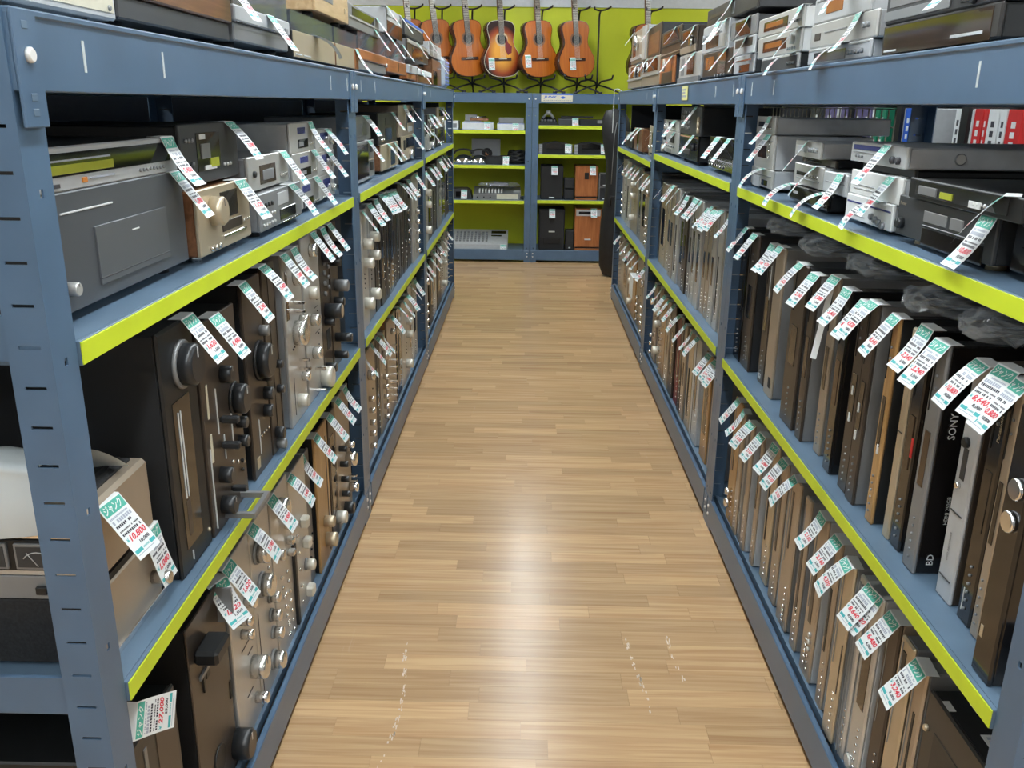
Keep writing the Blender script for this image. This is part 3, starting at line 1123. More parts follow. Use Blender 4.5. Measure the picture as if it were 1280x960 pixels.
upright(5, 'silver amplifier with bright knobs and grey lid', 'stereo_amplifier', 'amplifier', 'L', 0, 'middle', 2.062, 2.225, Z2, .437, .576, .33, 'grey', 'silverv',
        [('K', 2.165, 1.025, .024, .024, 'knobsil'), ('K', 2.145, .884, .032, .03, 'knobsil'), ('K', 2.195, .905, .014, .022, 'knobsil'), ('B', 2.145, .962, .008, .008, .028, 'chrome'),
         ('B', 2.147, .940, .008, .008, .028, 'chrome'), ('B', 2.165, .809, .010, .008, .03, 'chrome'), ('B', 2.16, .787, .010, .008, .03, 'chrome'), ('K', 2.185, .758, .012, .02, 'knobsil'),
         ('K', 2.14, .708, .017, .024, 'knobwht'), ('S', 2.10, .68, 2.102, .78, 'letterdark'), ('D', 2.11, .85, 4, .012, .004, .003, 'letterdark'), ('W', 2.075, .93, 2.095, 1.05, 'brownglass')],
        tags=[(1.99, 1, 2, 0), (2.17, 4, 0, 0)])
upright(6, 'silver amplifier with one big cream knob', 'stereo_amplifier', 'amplifier', 'L', 0, 'middle', 2.245, 2.428, Z2, .447, .576, .33, 'grey', 'silverv',
        [('K', 2.335, 1.062, .018, .02, 'knobsil'), ('K', 2.315, .951, .017, .022, 'knobwht'), ('K', 2.315, .877, .016, .022, 'knobsil'), ('K', 2.315, .785, .017, .024, 'knobsil'),
         ('B', 2.325, .737, .010, .009, .03, 'chrome'), ('K', 2.405, .690, .030, .032, 'knobwht'), ('B', 2.315, .678, .010, .009, .03, 'chrome'), ('D', 2.38, .76, 7, .0, .032, .0025, 'letterdark'),
         ('S', 2.35, .83, 2.40, .832, 'letterdark'), ('S', 2.345, .90, 2.385, .902, 'letterdark')], tags=[(2.37, 4, 2, 0)])
upright(7, 'dark brown tuner amplifier with small grilles', 'stereo_amplifier', 'amplifier', 'L', 0, 'middle', 2.45, 2.565, Z2, .44, .58, .33, 'blk', 'brownblk',
        [('K', 2.50, 1.02, .02, .03, 'knobblk'), ('K', 2.50, .86, .022, .05, 'knobblk', 'champ'), ('K', 2.49, .83, .012, .03, 'knobblk'), ('K', 2.48, .695, .014, .03, 'knobblk'),
         ('D', 2.50, .91, 4, 0, .03, .007, 'gunmetal'), ('D', 2.55, .92, 4, 0, .03, .006, 'gunmetal'), ('W', 2.50, .74, 2.545, .80, 'grille')], tags=[(2.51, 6, 0, 0)])
upright(8, 'black mixer amplifier with protruding black knobs', 'stereo_amplifier', 'amplifier', 'L', 0, 'middle', 2.585, 2.69, Z2, .44, .58, .33, 'blk', 'brownblk',
        [('K', 2.62, 1.03, .016, .04, 'knobblk'), ('K', 2.65, .905, .018, .04, 'gunmetal'), ('K', 2.63, .86, .014, .03, 'knobblk'), ('K', 2.62, .75, .014, .05, 'knobblk'), ('K', 2.60, .70, .012, .04, 'knobblk'),
         ('K', 2.6, .985, .012, .03, 'knobblk')], tags=[(2.60, 9, 2, 0)])

# ------------------------------------------------------------------ left rack, near bay, bottom shelf
ZB = .114
upright(0, 'black and brown chassis unit with sideways hanging tag', 'power_supply', 'amplifier', 'L', 0, 'bottom', 1.065, 1.262, ZB, .385, .585, .33, 'blk', 'blkmetal',
        [('W', 1.175, .13, 1.25, .47, 'brownblk'), ('S', 1.09, .13, 1.10, .47, 'blkgloss'), ('S', 1.13, .13, 1.14, .47, 'gunmetal')], c=.004)
sd = bpy.data.objects['power_supply']
q_ = obj('price_tag', tag_mesh(7, 4), sd, (-.085, -.022, .452))
q_.rotation_euler = (0, R(-64), 0)
upright(1, 'bare brown metal chassis with black bracket', 'amplifier_chassis', 'amplifier', 'L', 0, 'bottom', 1.335, 1.525, ZB, .435, .588, .33, 'dark', 'brownblk',
        [('B', 1.392, .477, .075, .03, .045, 'blk'), ('W', 1.405, .40, 1.425, .435, 'blk'), ('S', 1.385, .385, 1.392, .42, 'blk', .003), ('S', 1.372, .42, 1.44, .428, 'gunmetal', .004),
         ('K', 1.427, .20, .03, .003, 'blk'), ('W', 1.512, .275, 1.522, .315, 'dark'), ('K', 1.52, .16, .032, .035, 'knobblk', 'brownblk'), ('S', 1.488, .47, 1.494, .545, 'gunmetal', .03)],
        tags=[(1.505, 9, 0, -20)], t=.004)
upright(2, 'silver amplifier with chrome knobs in one column', 'stereo_amplifier', 'amplifier', 'L', 0, 'bottom', 1.54, 1.688, ZB, .448, .585, .33, 'greylid', 'silverv',
        [('K', 1.60, .402, .011, .026, 'chrome'), ('K', 1.60, .370, .011, .026, 'chrome'), ('K', 1.65, .255, .026, .034, 'knobsil'), ('K', 1.655, .172, .013, .028, 'chrome'), ('K', 1.635, .425, .012, .026, 'chrome'),
         ('S', 1.59, .33, 1.65, .332, 'letterdark'), ('S', 1.625, .30, 1.66, .302, 'letterdark'), ('S', 1.60, .21, 1.64, .212, 'letterdark'), ('D', 1.57, .47, 1, 0, 0, .006, 'letterdark')],
        tags=[(1.50, 9, 2, 0)])
upright(3, 'silver amplifier with four stepped dials', 'stereo_amplifier', 'amplifier', 'L', 0, 'bottom', 1.694, 1.838, ZB, .450, .585, .33, 'greylid', 'silverv',
        [('K', 1.735, .49, .024, .03, 'knobsil', None, 'gunmetal'), ('K', 1.75, .40, .026, .03, 'knobsil', None, 'gunmetal'), ('K', 1.80, .338, .013, .026, 'knobsil', None, 'gunmetal'),
         ('K', 1.80, .290, .014, .026, 'knobsil', None, 'gunmetal'), ('K', 1.805, .240, .014, .026, 'knobsil', None, 'gunmetal'), ('K', 1.79, .176, .021, .03, 'knobsil', None, 'gunmetal'),
         ('D', 1.80, .45, 3, .004, -.02, .005, 'knobsil'), ('S', 1.71, .14, 1.712, .35, 'letterdark')], tags=[(1.655, 10, 1, 4)])
upright(4, 'silver amplifier dotted with tiny toggle switches', 'stereo_amplifier', 'amplifier', 'L', 0, 'bottom', 1.850, 2.005, ZB, .448, .585, .33, 'greylid', 'silverv',
        [('K', 1.93, .503, .026, .024, 'knobsil'), ('B', 1.965, .44, .022, .018, .02, 'knobsil'), ('B', 1.97, .396, .022, .018, .02, 'knobsil'), ('B', 1.97, .363, .022, .014, .02, 'knobsil'),
         ('D', 1.90, .33, 7, .006, -.03, .005, 'knobsil'), ('D', 1.95, .32, 7, .004, -.03, .005, 'knobsil'), ('D', 1.93, .27, 4, .0, -.04, .004, 'chrome'), ('K', 1.915, .385, .014, .01, 'knobsil')],
        tags=[(1.80, 8, 2, 0)])
upright(5, 'silver amplifier with square cream knobs and black bar', 'stereo_amplifier', 'amplifier', 'L', 0, 'bottom', 2.012, 2.178, ZB, .430, .585, .33, 'greylid', 'silverv',
        [('S', 2.006, .13, 2.022, .36, 'blk', .008), ('B', 2.11, .378, .03, .03, .022, 'knobwht'), ('B', 2.12, .312, .03, .028, .022, 'knobwht'), ('K', 2.13, .240, .015, .026, 'knobwht', None, 'gunmetal'),
         ('B', 2.125, .165, .034, .030, .022, 'knobwht'), ('D', 2.06, .36, 5, .003, -.05, .005, 'knobsil')], tags=[(1.99, 0, 1, 3)])
upright(6, 'grey unit with dark perforated flank', 'tuner_amplifier', 'amplifier', 'L', 0, 'bottom', 2.20, 2.285, ZB, .405, .60, .30, 'greylid', 'gunmetal',
        [('D', 2.24, .20, 4, .01, .02, .004, 'dark'), ('S', 2.215, .13, 2.22, .48, 'grey')], tags=[(2.14, 1, 0, 4)])
upright(7, 'gold-brown wood fronted amplifier with gold knobs', 'stereo_amplifier', 'amplifier', 'L', 0, 'bottom', 2.298, 2.452, ZB, .43, .585, .33, 'blk', 'woodgold',
        [('K', 2.37, .25, .017, .03, 'champ'), ('K', 2.38, .185, .022, .032, 'champ'), ('S', 2.42, .13, 2.428, .50, 'brownblk')], tags=[(2.25, 1, 2, 2)])
upright(8, 'brown glass fronted tuner with white end knob', 'stereo_tuner', 'tuner', 'L', 0, 'bottom', 2.468, 2.558, ZB, .43, .585, .33, 'blk', 'brownblk',
        [('W', 2.478, .22, 2.53, .47, 'brownglass'), ('K', 2.53, .185, .02, .032, 'knobwht'), ('D', 2.54, .3, 4, 0, .04, .003, 'champ')], tags=[(2.40, 6, 2, 0)])
upright(9, 'brown amplifier with dark buttons and chrome dials', 'stereo_amplifier', 'amplifier', 'L', 0, 'bottom', 2.568, 2.775, ZB, .44, .585, .33, 'blk', 'tan',
        [('K', 2.61, .385, .010, .026, 'knobblk'), ('K', 2.615, .33, .010, .026, 'knobblk'), ('K', 2.62, .276, .010, .026, 'knobblk'), ('K', 2.625, .222, .010, .026, 'knobblk'), ('K', 2.655, .158, .021, .03, 'knobblk'),
         ('K', 2.71, .31, .024, .034, 'chrome'), ('K', 2.735, .196, .016, .03, 'chrome'), ('K', 2.71, .36, .012, .028, 'chrome'), ('B', 2.72, .245, .012, .006, .03, 'chrome'), ('B', 2.725, .225, .012, .006, .03, 'chrome')],
        tags=[(2.60, 10, 2, 0), (2.72, 6, 0, 0)])

# ------------------------------------------------------------------ right rack, near bay, middle shelf (recorders on edge)
Z2R = .641
rs = random.Random(21)


def rec_face(a, b_, z, h, mk='lettering', n=5, disp='glassdark', seed=0):
    """typical recorder front standing on edge: drawer line, window, key row"""
    r_ = random.Random(seed)
    w_ = b_ - a
    lo = z
    return [('W', a + w_ * .25, lo + h * .38, a + w_ * .7, lo + h * .62, disp), ('S', a + w_ * .18, lo + h * .70, a + w_ * .24, lo + h * .95, 'blk'),
            ('D', a + w_ * .5, lo + h * .06, n, 0, h * .035, min(.0026, abs(w_) * .1), mk), ('D', a + w_ * .5, lo + h * .80, 2, 0, h * .05, min(.003, abs(w_) * .1), mk)]


I = [  # far, near, face, body, look, xf, price, extra
    (2.878, 2.792, 'blkgloss', 'blk', 'black glossy recorder', .700, 6, []),
    (2.782, 2.676, 'brownblk', 'blkmatte', 'black recorder with grey lettering at its foot', .702, 4, [('T', 'SHARP', 2.705, .70, .012, 'lettering', 90)]),
    (2.597, 2.531, 'brownblk', 'blk', 'dark brown slim recorder', .713, 1, [('S', 2.58, .655, 2.56, .67, 'lettering'), ('S', 2.555, .90, 2.55, 1.0, 'lettering')]),
    (2.485, 2.404, 'tan', 'gunmetal', 'grey recorder with pale front strip', .703, 5, [('W', 2.44, .67, 2.42, .70, 'dark')]),
    (2.260, 2.151, 'brownblk', 'char', 'brown recorder with row of small marks', .690, 9, []),
    (2.118, 2.072, 'brownblk', 'gunmetal', 'grey sided slim recorder', .690, 6, []),
    (2.024, 1.980, 'tan', 'gunmetal', 'thin silver edged player with loose paper', .708, 1, []),
    (1.913, 1.866, 'blkgloss', 'blkgloss', 'glossy black player with rounded edges', .696, 0, []),
    (1.812, 1.760, 'brownblk', 'gunmetal', 'brown player with two white lamps', .697, 3, [('B', 1.79, .87, .006, .02, .003, 'white'), ('B', 1.79, .81, .006, .02, .003, 'white')]),
    (1.752, 1.706, 'brownblk', 'gunmetal', 'broad grey sided player', .693, 5, [('B', 1.735, .85, .006, .02, .003, 'white'), ('B', 1.735, .79, .006, .02, .003, 'white')]),
    (1.650, 1.617, 'woodgold', 'blk', 'black player with copper front', .699, 3, [('B', 1.63, .80, .005, .02, .003, 'white')]),
    (1.578, 1.552, 'champ', 'white', 'very slim gold and white player', .707, None, [('S', 1.577, .86, 1.553, .862, 'blk')]),
    (1.545, 1.503, 'blkgloss', 'blkgloss', 'black player with red badge', .709, 4, [('W', 1.518, .83, 1.508, .868, 'red')]),
    (1.468, 1.422, 'gunmetal', 'blkgloss', 'wide black recorder with white lettering on its flank', .702, 4, []),
    (1.368, 1.316, 'silverp', 'brownblk', 'silver recorder with round keys', .720, 2,
     [('D', 1.345, .99, 1, 0, 0, .004, 'chrome'), ('D', 1.347, .925, 1, 0, 0, .009, 'blk'), ('W', 1.353, .86, 1.338, .915, 'char'), ('D', 1.350, .848, 1, 0, 0, .006, 'chrome'), ('S', 1.362, .68, 1.324, .682, 'char'),
      ('S', 1.362, .80, 1.324, .802, 'char'), ('T', 'DVD RECORDER', 1.345, .74, .005, 'letterdark', 90)]),
    (1.291, 1.250, 'blkgloss', 'brownblk', 'black recorder with gold lettering', .721, 3, [('T', 'Panasonic', 1.262, .98, .008, 'champ', 90), ('S', 1.28, .66, 1.278, .70, 'lettering')]),
    (1.240, 1.216, 'tan', 'gunmetal', 'slim silver edged recorder', .718, 2, []),
    (1.150, 1.098, 'blkgloss', 'blkgloss', 'black recorder with two round silver keys', .678, None,
     [('D', 1.118, .945, 1, 0, 0, .016, 'chrome'), ('D', 1.121, .895, 1, 0, 0, .016, 'chrome'), ('D', 1.105, 1.0, 1, 0, 0, .006, 'green'), ('W', 1.142, .70, 1.135, .72, 'champ')]),
]
nI = len(I)
for k, (fa, ne, fc, bd, look, xf, pr_, ex) in enumerate(I):
    kk = nI - 1 - k
    F = ex + (rec_face(fa, ne, Z2R, .43, 'grey', 6, 'blkgloss' if bd != 'blkgloss' else 'brownglass', k) if k not in (3, 11, 14, 17) else [])
    tg = [] if pr_ is None else [((fa + ne) / 2, pr_, (2, 2, 0, 2, 1)[k % 5], rs.uniform(-6, 6))]
    o = upright(kk, look, 'disc_recorder', 'recorder', 'R', 0, 'middle', ne, fa, Z2R, .432 - .006 * (k % 3), xf, .30, bd, fc, F, False, tg, c=.003)
    if look.startswith('wide black'):
        lt = MB()
        for s, yy, zz, hh in (('SONY', .012, .26, .013), ('HDMI 250GB', .03, .10, .007), ('BD', .012, .02, .012)):
            vs_, fs, asp = text_geo(s, 0, .01)
            base = len(lt.v)
            for u, v in vs_:
                lt.v.append(((1.468 - 1.422) / 2 + .0006, yy + .01 + v * hh * -1 + hh, zz + u * hh * asp))
            for f in fs:
                lt.face([base + i for i in f][::-1], 'lettering')
        lt.build('lettering', o)
    if 'loose paper' in look:
        pp_ = MB()
        pp_.v += [(.0, -.001, .42), (.014, -.03, .24), (-.004, -.038, .238), (-.012, -.012, .40)]
        pp_.face([0, 1, 2], 'paper')
        pp_.face([0, 2, 3], 'paper')
        pp_.v += [(x, y + .0006, z) for x, y, z in pp_.v[:4]]
        pp_.face([6, 5, 4], 'paper')
        pp_.face([7, 6, 4], 'paper')
        pp_.build('paper_slip', o)

# bagged leads lying on top of the recorders
rb = random.Random(3)
for k, (yy, sx, xx) in enumerate([(2.66, .10, .84), (2.30, .10, .83), (2.0, .12, .85), (1.63, .11, .83), (1.43, .09, .84)]):
    t = thing('bagged_cable', f'crumpled clear bag of black leads on the recorders, {ORD[k]} from the far end', 'bag', (xx, yy, Z2R + .4325), 0,
              'bags of leads on the recorders')
    mb = MB()
    rg = []
    for i in range(15):
        a = i / 14 * math.pi
        rad = max(.02, math.sin(a))
        rg.append([((-math.cos(a)) * .12 + rb.uniform(-.006, .006), rad * sx * math.cos(2 * math.pi * j / 26) * .75 + rb.uniform(-.008, .008),
                    max(.001, .028 + rad * .030 * math.sin(2 * math.pi * j / 26) + rb.uniform(-.011, .011))) for j in range(26)])
    mb.rings(rg, 'clearfilm', False)
    mb.build('bag', t)
    cb = MB()
    pts = []
    for i in range(46):
        a = i * .55
        pts.append((.07 * math.cos(a) + .006 * math.sin(i * 1.3), .042 * math.sin(a), .012 + .0009 * i * .6))
    cb.tube(pts, .004, 'blk', 6)
    cb.build('lead', t)

# ------------------------------------------------------------------ right rack, near bay, bottom shelf
J = [  # far, near, face, body, look, height, xf, price, extra
    (2.735, 2.640, 'woodgold', 'greylid', 'gold-brown amplifier with chrome knobs', .43, .69, 6, [('K', 2.68, .23, .012, .02, 'chrome'), ('K', 2.68, .19, .016, .02, 'chrome'), ('W', 2.70, .30, 2.69, .43, 'brownblk')]),
    (2.632, 2.584, 'tan', 'gunmetal', 'gold-brown tuner with dotted keys', .42, .688, 1, []),
    (2.572, 2.540, 'gunmetal', 'gunmetal', 'thin grey player', .41, .69, None, []),
    (2.520, 2.478, 'tan', 'silverp', 'pale silver player', .42, .688, 9, []),
    (2.419, 2.386, 'tan', 'silverp', 'silver player with long dark window', .42, .694, 6, [('W', 2.41, .30, 2.40, .46, 'brownglass')]),
    (2.345, 2.275, 'champ', 'greylid', 'champagne player with dark slot', .425, .707, 1, [('W', 2.33, .24, 2.32, .46, 'dark')]),
    (2.228, 2.165, 'tan', 'silverp', 'tan player with a line of small keys', .425, .702, 5, [('W', 2.21, .27, 2.195, .45, 'brownblk')]),
    (2.123, 2.037, 'tan', 'gunmetal', 'brown silver recorder with bright keys', .425, .697, 6, [('W', 2.09, .34, 2.08, .50, 'brownblk'), ('D', 2.06, .14, 4, 0, .014, .006, 'chrome')]),
    (1.995, 1.950, 'tan', 'greylid', 'slim tan player with dark window', .42, .697, None, [('W', 1.98, .22, 1.965, .40, 'brownblk')]),
    (1.895, 1.820, 'tan', 'silverp', 'broad silver recorder with cross keys', .43, .694, 6, [('W', 1.87, .26, 1.85, .42, 'brownblk'), ('D', 1.86, .15, 5, .0, .016, .005, 'chrome'), ('D', 1.84, .20, 3, 0, .02, .006, 'silver')]),
    (1.762, 1.722, 'tan', 'silverp', 'tan player with rounded black slot', .43, .692, 6, [('W', 1.75, .26, 1.74, .42, 'blk')]),
    (1.670, 1.610, 'champ', 'greylid', 'rounded champagne player', .43, .68, 5, [('W', 1.62, .24, 1.615, .36, 'brownblk')]),
    (1.598, 1.560, 'silver', 'silverp', 'ribbed silver player with white key row', .43, .687, None, [('S', 1.59, .12, 1.587, .53, 'grey', .004), ('S', 1.578, .12, 1.575, .53, 'grey', .004)]),
    (1.555, 1.490, 'silver', 'silverp', 'silver player with round jog dial', .43, .692, 5, [('K', 1.53, .142, .015, .008, 'silver', None, 'chrome'), ('W', 1.54, .28, 1.505, .44, 'brownglass')]),
    (1.476, 1.425, 'brownblk', 'tan', 'brown mirror fronted recorder', .42, .70, 8, []),
    (1.415, 1.362, 'champ', 'gunmetal', 'champagne recorder with open tray', .41, .70, None, [('W', 1.40, .46, 1.385, .50, 'blk')]),
    (1.352, 1.305, 'tan', 'gunmetal', 'silver recorder with dark stripe', .40, .70, 4, [('W', 1.33, .14, 1.322, .42, 'blk')]),
    (1.290, 1.100, 'blkmetal', 'blkmatte', 'black recorder with white stickers on its top', .385, .70, None, [('W', 1.25, .18, 1.15, .44, 'blk'), ('D', 1.275, .43, 1, 0, 0, .006, 'champ')]),
]
nJ = len(J)
for k, (fa, ne, fc, bd, look, hh, xf, pr_, ex) in enumerate(J):
    kk = nJ - 1 - k
    F = ex + ([('D', (fa + ne) / 2 - (fa - ne) * .2, ZB + .03, 6, 0, .018, min(.0035, (fa - ne) * .08), 'chrome'), ('S', fa - (fa - ne) * .2, ZB + .18, fa - (fa - ne) * .24, ZB + .40, 'grey')] if k != 17 else [])
    tg = [] if pr_ is None else [((fa + ne) / 2, pr_, (2, 0, 2, 1)[k % 4], rs.uniform(-8, 8))]
    if k == 13:
        tg.append((1.535, 3, 2, 4))
    o = upright(kk, look, 'disc_recorder', 'player', 'R', 0, 'bottom', ne, fa, ZB, hh, xf, .31, bd, fc, F, False, tg, c=.004)
    if k == 17:
        sk = MB()
        sk.box(-.06, -.03, .05, .064, hh - .002, hh - .0012, 'white')
        sk.box(-.062, -.036, .004, .018, hh - .002, hh - .0011, 'white')
        sk.box(.02, .085, .03, .05, hh - .002, hh - .0011, 'white')
        for i in range(6):
            sk.box(.026 + i * .009, .032 + i * .009, .036, .044, hh - .0012, hh - .0008, 'p_grey')
        sk.build('sticker', o)

# ------------------------------------------------------------------ right rack, near bay, upper shelf (flat units)
Z1R = 1.201
RF = .705
comp('disc_player', 'silver mini disc player with disc mark, bottom of stack beside right rack post', 'player', 'R', 2.615, 2.865, Z1R, 1.264, RF, .28, 'silverp', 'silver',
     [('W', .1, .1, .45, .6, 'silverp'), ('S', .05, .66, .95, .72, 'grey'), ('W', .55, .25, .8, .5, 'glassdark')], True, [(.62, 6, 2, -6)], feet=True)
comp('cassette_deck', 'tall silver cassette deck in the middle of stack beside right rack post', 'deck', 'R', 2.625, 2.845, 1.2645, 1.362, RF, .28, 'silverp', 'silver',
     [('W', .2, .3, .62, .66, 'brownglass'), ('D', .78, .35, 3, 0, .18, .005, 'knobsil'), ('S', .1, .8, .9, .83, 'grey')], True, [(.70, 9, 2, 0)])
comp('disc_player', 'grey silver player with side screw on top of stack beside right rack post', 'player', 'R', 2.640, 2.850, 1.3625, 1.412, RF, .33, 'silverp', 'silver',
     [('W', .12, .4, .5, .7, 'glassdark'), ('D', .6, .35, 4, .08, 0, .004, 'knobsil')], True, [(.72, 1, 0, -4)])
comp('video_recorder', 'slim black player at the shelf edge with white lettering', 'player', 'R', 2.09, 2.40, Z1R, 1.246, .698, .30, 'blk', 'blkgloss',
     [('S', .1, .55, .22, .7, 'lettering'), ('W', .4, .3, .75, .6, 'glassdark'), ('D', .82, .4, 3, .05, 0, .004, 'knobsil')], True, [(.02, 1, 0, -4), (.86, 4, 1, -12)], feet=True)
comp('disc_player', 'small silver player lying on the slim black player', 'player', 'R', 2.20, 2.44, 1.2465, 1.300, .715, .26, 'silverp', 'silver',
     [('W', .1, .45, .5, .62, 'glassdark'), ('S', .1, .3, .9, .33, 'grey'), ('D', .6, .5, 4, .08, 0, .004, 'knobsil')], True, [(.75, 1, 1, -16)])
comp('disc_player', 'silver player with four keys on top of three low units', 'player', 'R', 2.225, 2.435, 1.318, 1.358, .710, .32, 'silverp', 'silver',
     [('W', .1, .3, .5, .7, 'silverp'), ('D', .62, .5, 4, .09, 0, .006, 'grey')], True, [(.5, 9, 2, -16)])
comp('disc_drive', 'thin black unit between the small silver players', 'player', 'R', 2.18, 2.445, 1.3005, 1.3175, .735, .26, 'blk', 'brownblk', [('S', .1, .3, .6, .6, 'glassdark')], True)
comp('disc_player', 'narrow grey player beside the white player stack', 'player', 'R', 2.02, 2.185, 1.2475, 1.296, .712, .26, 'greylid', 'silverp', [('S', .1, .5, .9, .56, 'grey')], True, [(.72, 1, 0, -4)])
comp('disc_player', 'white player with round corner, bottom of white stack', 'player', 'R', 1.735, 1.992, Z1R, 1.262, RF, .30, 'silverp', 'white',
     [('S', .03, .72, .97, .78, 'lcdblue'), ('D', .62, .45, 4, .08, -.06, .007, 'grey'), ('S', .1, .3, .45, .34, 'grey')], True, [(.72, 1, 0, -10)], feet=True)
comp('disc_player', 'white player in the middle of white stack', 'player', 'R', 1.715, 1.990, 1.2625, 1.313, .708, .30, 'silverp', 'white',
     [('S', .1, .4, .5, .44, 'grey'), ('S', .1, .25, .5, .28, 'grey')], True, [(.82, 1, 2, -8)])
comp('video_recorder', 'long silver recorder with blue tray slot on white stack', 'recorder', 'R', 1.705, 2.000, 1.330, 1.371, RF, .50, 'silverp', 'silverp',
     [('W', .05, .62, .55, .86, 'lcdblue'), ('D', .80, .35, 2, .09, 0, .007, 'letterdark'), ('S', .05, .48, .55, .52, 'grey'), ('D', .12, .3, 3, .06, 0, .003, 'grey')], True, [(.68, 1, 2, -6)])
sc_ = MB()
sc_.cyl_y(0, 0, .011, 0, -.003, 'grey', 18, .002, 'silver')
sc_.build('screw', bpy.data.objects['video_recorder.001'], (.1465, .10, .02), R(90))
comp('disc_drive', 'thin dark unit under the long silver recorder', 'player', 'R', 1.72, 1.99, 1.3135, 1.3295, .73, .28, 'blk', 'char', [], True)
comp('av_receiver', 'black receiver with flap door at near right upper shelf', 'receiver', 'R', 1.335, 1.700, Z1R, 1.286, .700, .36, 'blkmatte', 'char',
     [('W', .32, .10, .92, .46, 'blkgloss'), ('W', .32, .58, .56, .80, 'gunmetal'), ('W', .60, .58, .72, .80, 'gunmetal'), ('T', 'Pioneer', .07, .84, .006, 'champ', 0), ('K', .08, .42, .010, .012, 'knobblk'),
      ('S', .32, .50, .92, .515, 'gunmetal')], True, [(.93, 2, 0, -4)], feet='champ')
comp('video_recorder', 'open black player showing its parts on the black receiver', 'player', 'R', 1.255, 1.640, 1.2865, 1.322, .690, .36, 'blk', 'blk',
     [('W', .08, .2, .9, .9, 'blkgloss'), ('S', .12, .3, .3, .7, 'gunmetal', .003), ('S', .34, .3, .45, .6, 'lcd', .003), ('S', .6, .2, .7, .5, 'lettering', .002), ('D', .64, .4, 4, .03, 0, .003, 'lettering')],
     True, [(.86, 4, 1, -30)])
comp('video_recorder', 'black unit at shelf end nearest the right post', 'player', 'R', 1.06, 1.31, Z1R, 1.284, .715, .34, 'blkmatte', 'blkgloss', [('W', .1, .3, .6, .6, 'glassdark'), ('K', .8, .45, .012, .012, 'knobblk')], True,
     feet=True)

# ------------------------------------------------------------------ farther bays: rows of units on edge
rg_ = random.Random(77)


def style(kind, seed):
    r_ = random.Random(seed)
    if kind == 'knobs':
        F = [('K', .5, .12 + .11 * i + r_.uniform(-.01, .01), .011, .022, 'chrome' if r_.random() < .7 else 'knobsil') for i in range(r_.randint(3, 5))]
        F += [('K', .5, .78, .02, .026, 'knobsil'), ('D', .75, .2, 6, 0, .1, .003, 'letterdark'), ('S', .2, .1, .24, .9, 'grey')]
    elif kind == 'bigknobs':
        F = [('K', .6, .72, .019, .034, 'knobwht'), ('K', .6, .56, .019, .034, 'knobwht'), ('K', .5, .22, .022, .034, 'knobwht'), ('S', .3, .1, .34, .9, 'silver'), ('D', .5, .35, 4, 0, .04, .003, 'letterdark')]
    elif kind == 'tuner':
        F = [('W', .25, .25, .7, .7, 'glassdark'), ('K', .5, .82, .012, .02, 'knobsil'), ('D', .8, .15, 8, 0, .07, .003, 'chrome')]
    elif kind == 'player':
        F = [('W', .3, .35, .65, .6, 'brownglass'), ('S', .15, .66, .2, .95, 'grey'), ('D', .5, .06, 6, 0, .035, .0035, 'chrome'), ('D', .7, .75, 4, 0, .04, .003, 'chrome')]
    elif kind == 'slot':
        F = [('W', .35, .12, .55, .62, 'dark'), ('D', .75, .1, 7, 0, .05, .003, 'chrome'), ('S', .1, .05, .14, .95, 'grey')]
    elif kind == 'levers':
        F = [('B', .55, .1 + .075 * i, .018, .008, .02, 'chrome') for i in range(9)] + [('K', .5, .85, .014, .02, 'knobsil')]
    else:
        F = [('S', .3, .04, .34, .96, 'char'), ('W', .45, .3, .7, .7, 'blkgloss'), ('D', .8, .1, 5, 0, .06, .003, 'lettering')]
    return F


def row(side, bay, shelf, z, xf, items, h=.43, D=.32):
    """items: (ya, yb, look, name, cat, body, face, style, ntags)"""
    for k, (ya, yb, look, name, cat, bd, fc, stl, nt_) in enumerate(items):
        w_ = yb - ya
        tg = [((.5 if nt_ == 1 else .25 + .5 * i), None, None, rg_.uniform(-12, 12)) for i in range(nt_)]
        upright(k, look, name, cat, side, bay, shelf, ya + .003, yb - .003, z, h * rg_.uniform(.96, 1.02), xf + rg_.uniform(-.006, .008), D, bd, fc, style(stl, rg_.random()), True, tg)


A, T_, P = ('stereo_amplifier', 'amplifier'), ('stereo_tuner', 'tuner'), ('disc_player', 'player')
row('L', 1, 'middle', .656, .578, [
    (3.03, 3.19, 'silver amplifier with cream knobs') + A + ('grey', 'silverv', 'bigknobs', 1),
    (3.20, 3.35, 'grey amplifier with two cream knobs') + A + ('greylid', 'gunmetal', 'bigknobs', 1),
    (3.365, 3.46, 'black player with thin lines') + P + ('blk', 'blkmetal', 'plain', 1),
    (3.47, 3.56, 'black tuner with narrow window') + T_ + ('blk', 'blkmetal', 'tuner', 1),
    (3.57, 3.68, 'black deck with pale edge') + P + ('gunmetal', 'blkmetal', 'plain', 1),
    (3.69, 3.80, 'black glossy fronted player') + P + ('blk', 'blkgloss', 'plain', 2),
    (3.81, 3.92, 'black deck with brown window') + P + ('blk', 'blkmetal', 'player', 1),
    (3.93, 4.03, 'slim black player') + P + ('blk', 'blkmetal', 'plain', 1),
    (4.04, 4.18, 'broad black deck') + P + ('blk', 'blkmetal', 'slot', 1),
    (4.19, 4.31, 'dark brown deck') + P + ('blk', 'brownblk', 'plain', 1),
    (4.32, 4.46, 'dull black tuner') + T_ + ('blk', 'blkmetal', 'tuner', 1),
    (4.47, 4.72, 'wide silver tuner with small keys') + T_ + ('grey', 'silverv', 'knobs', 1)])
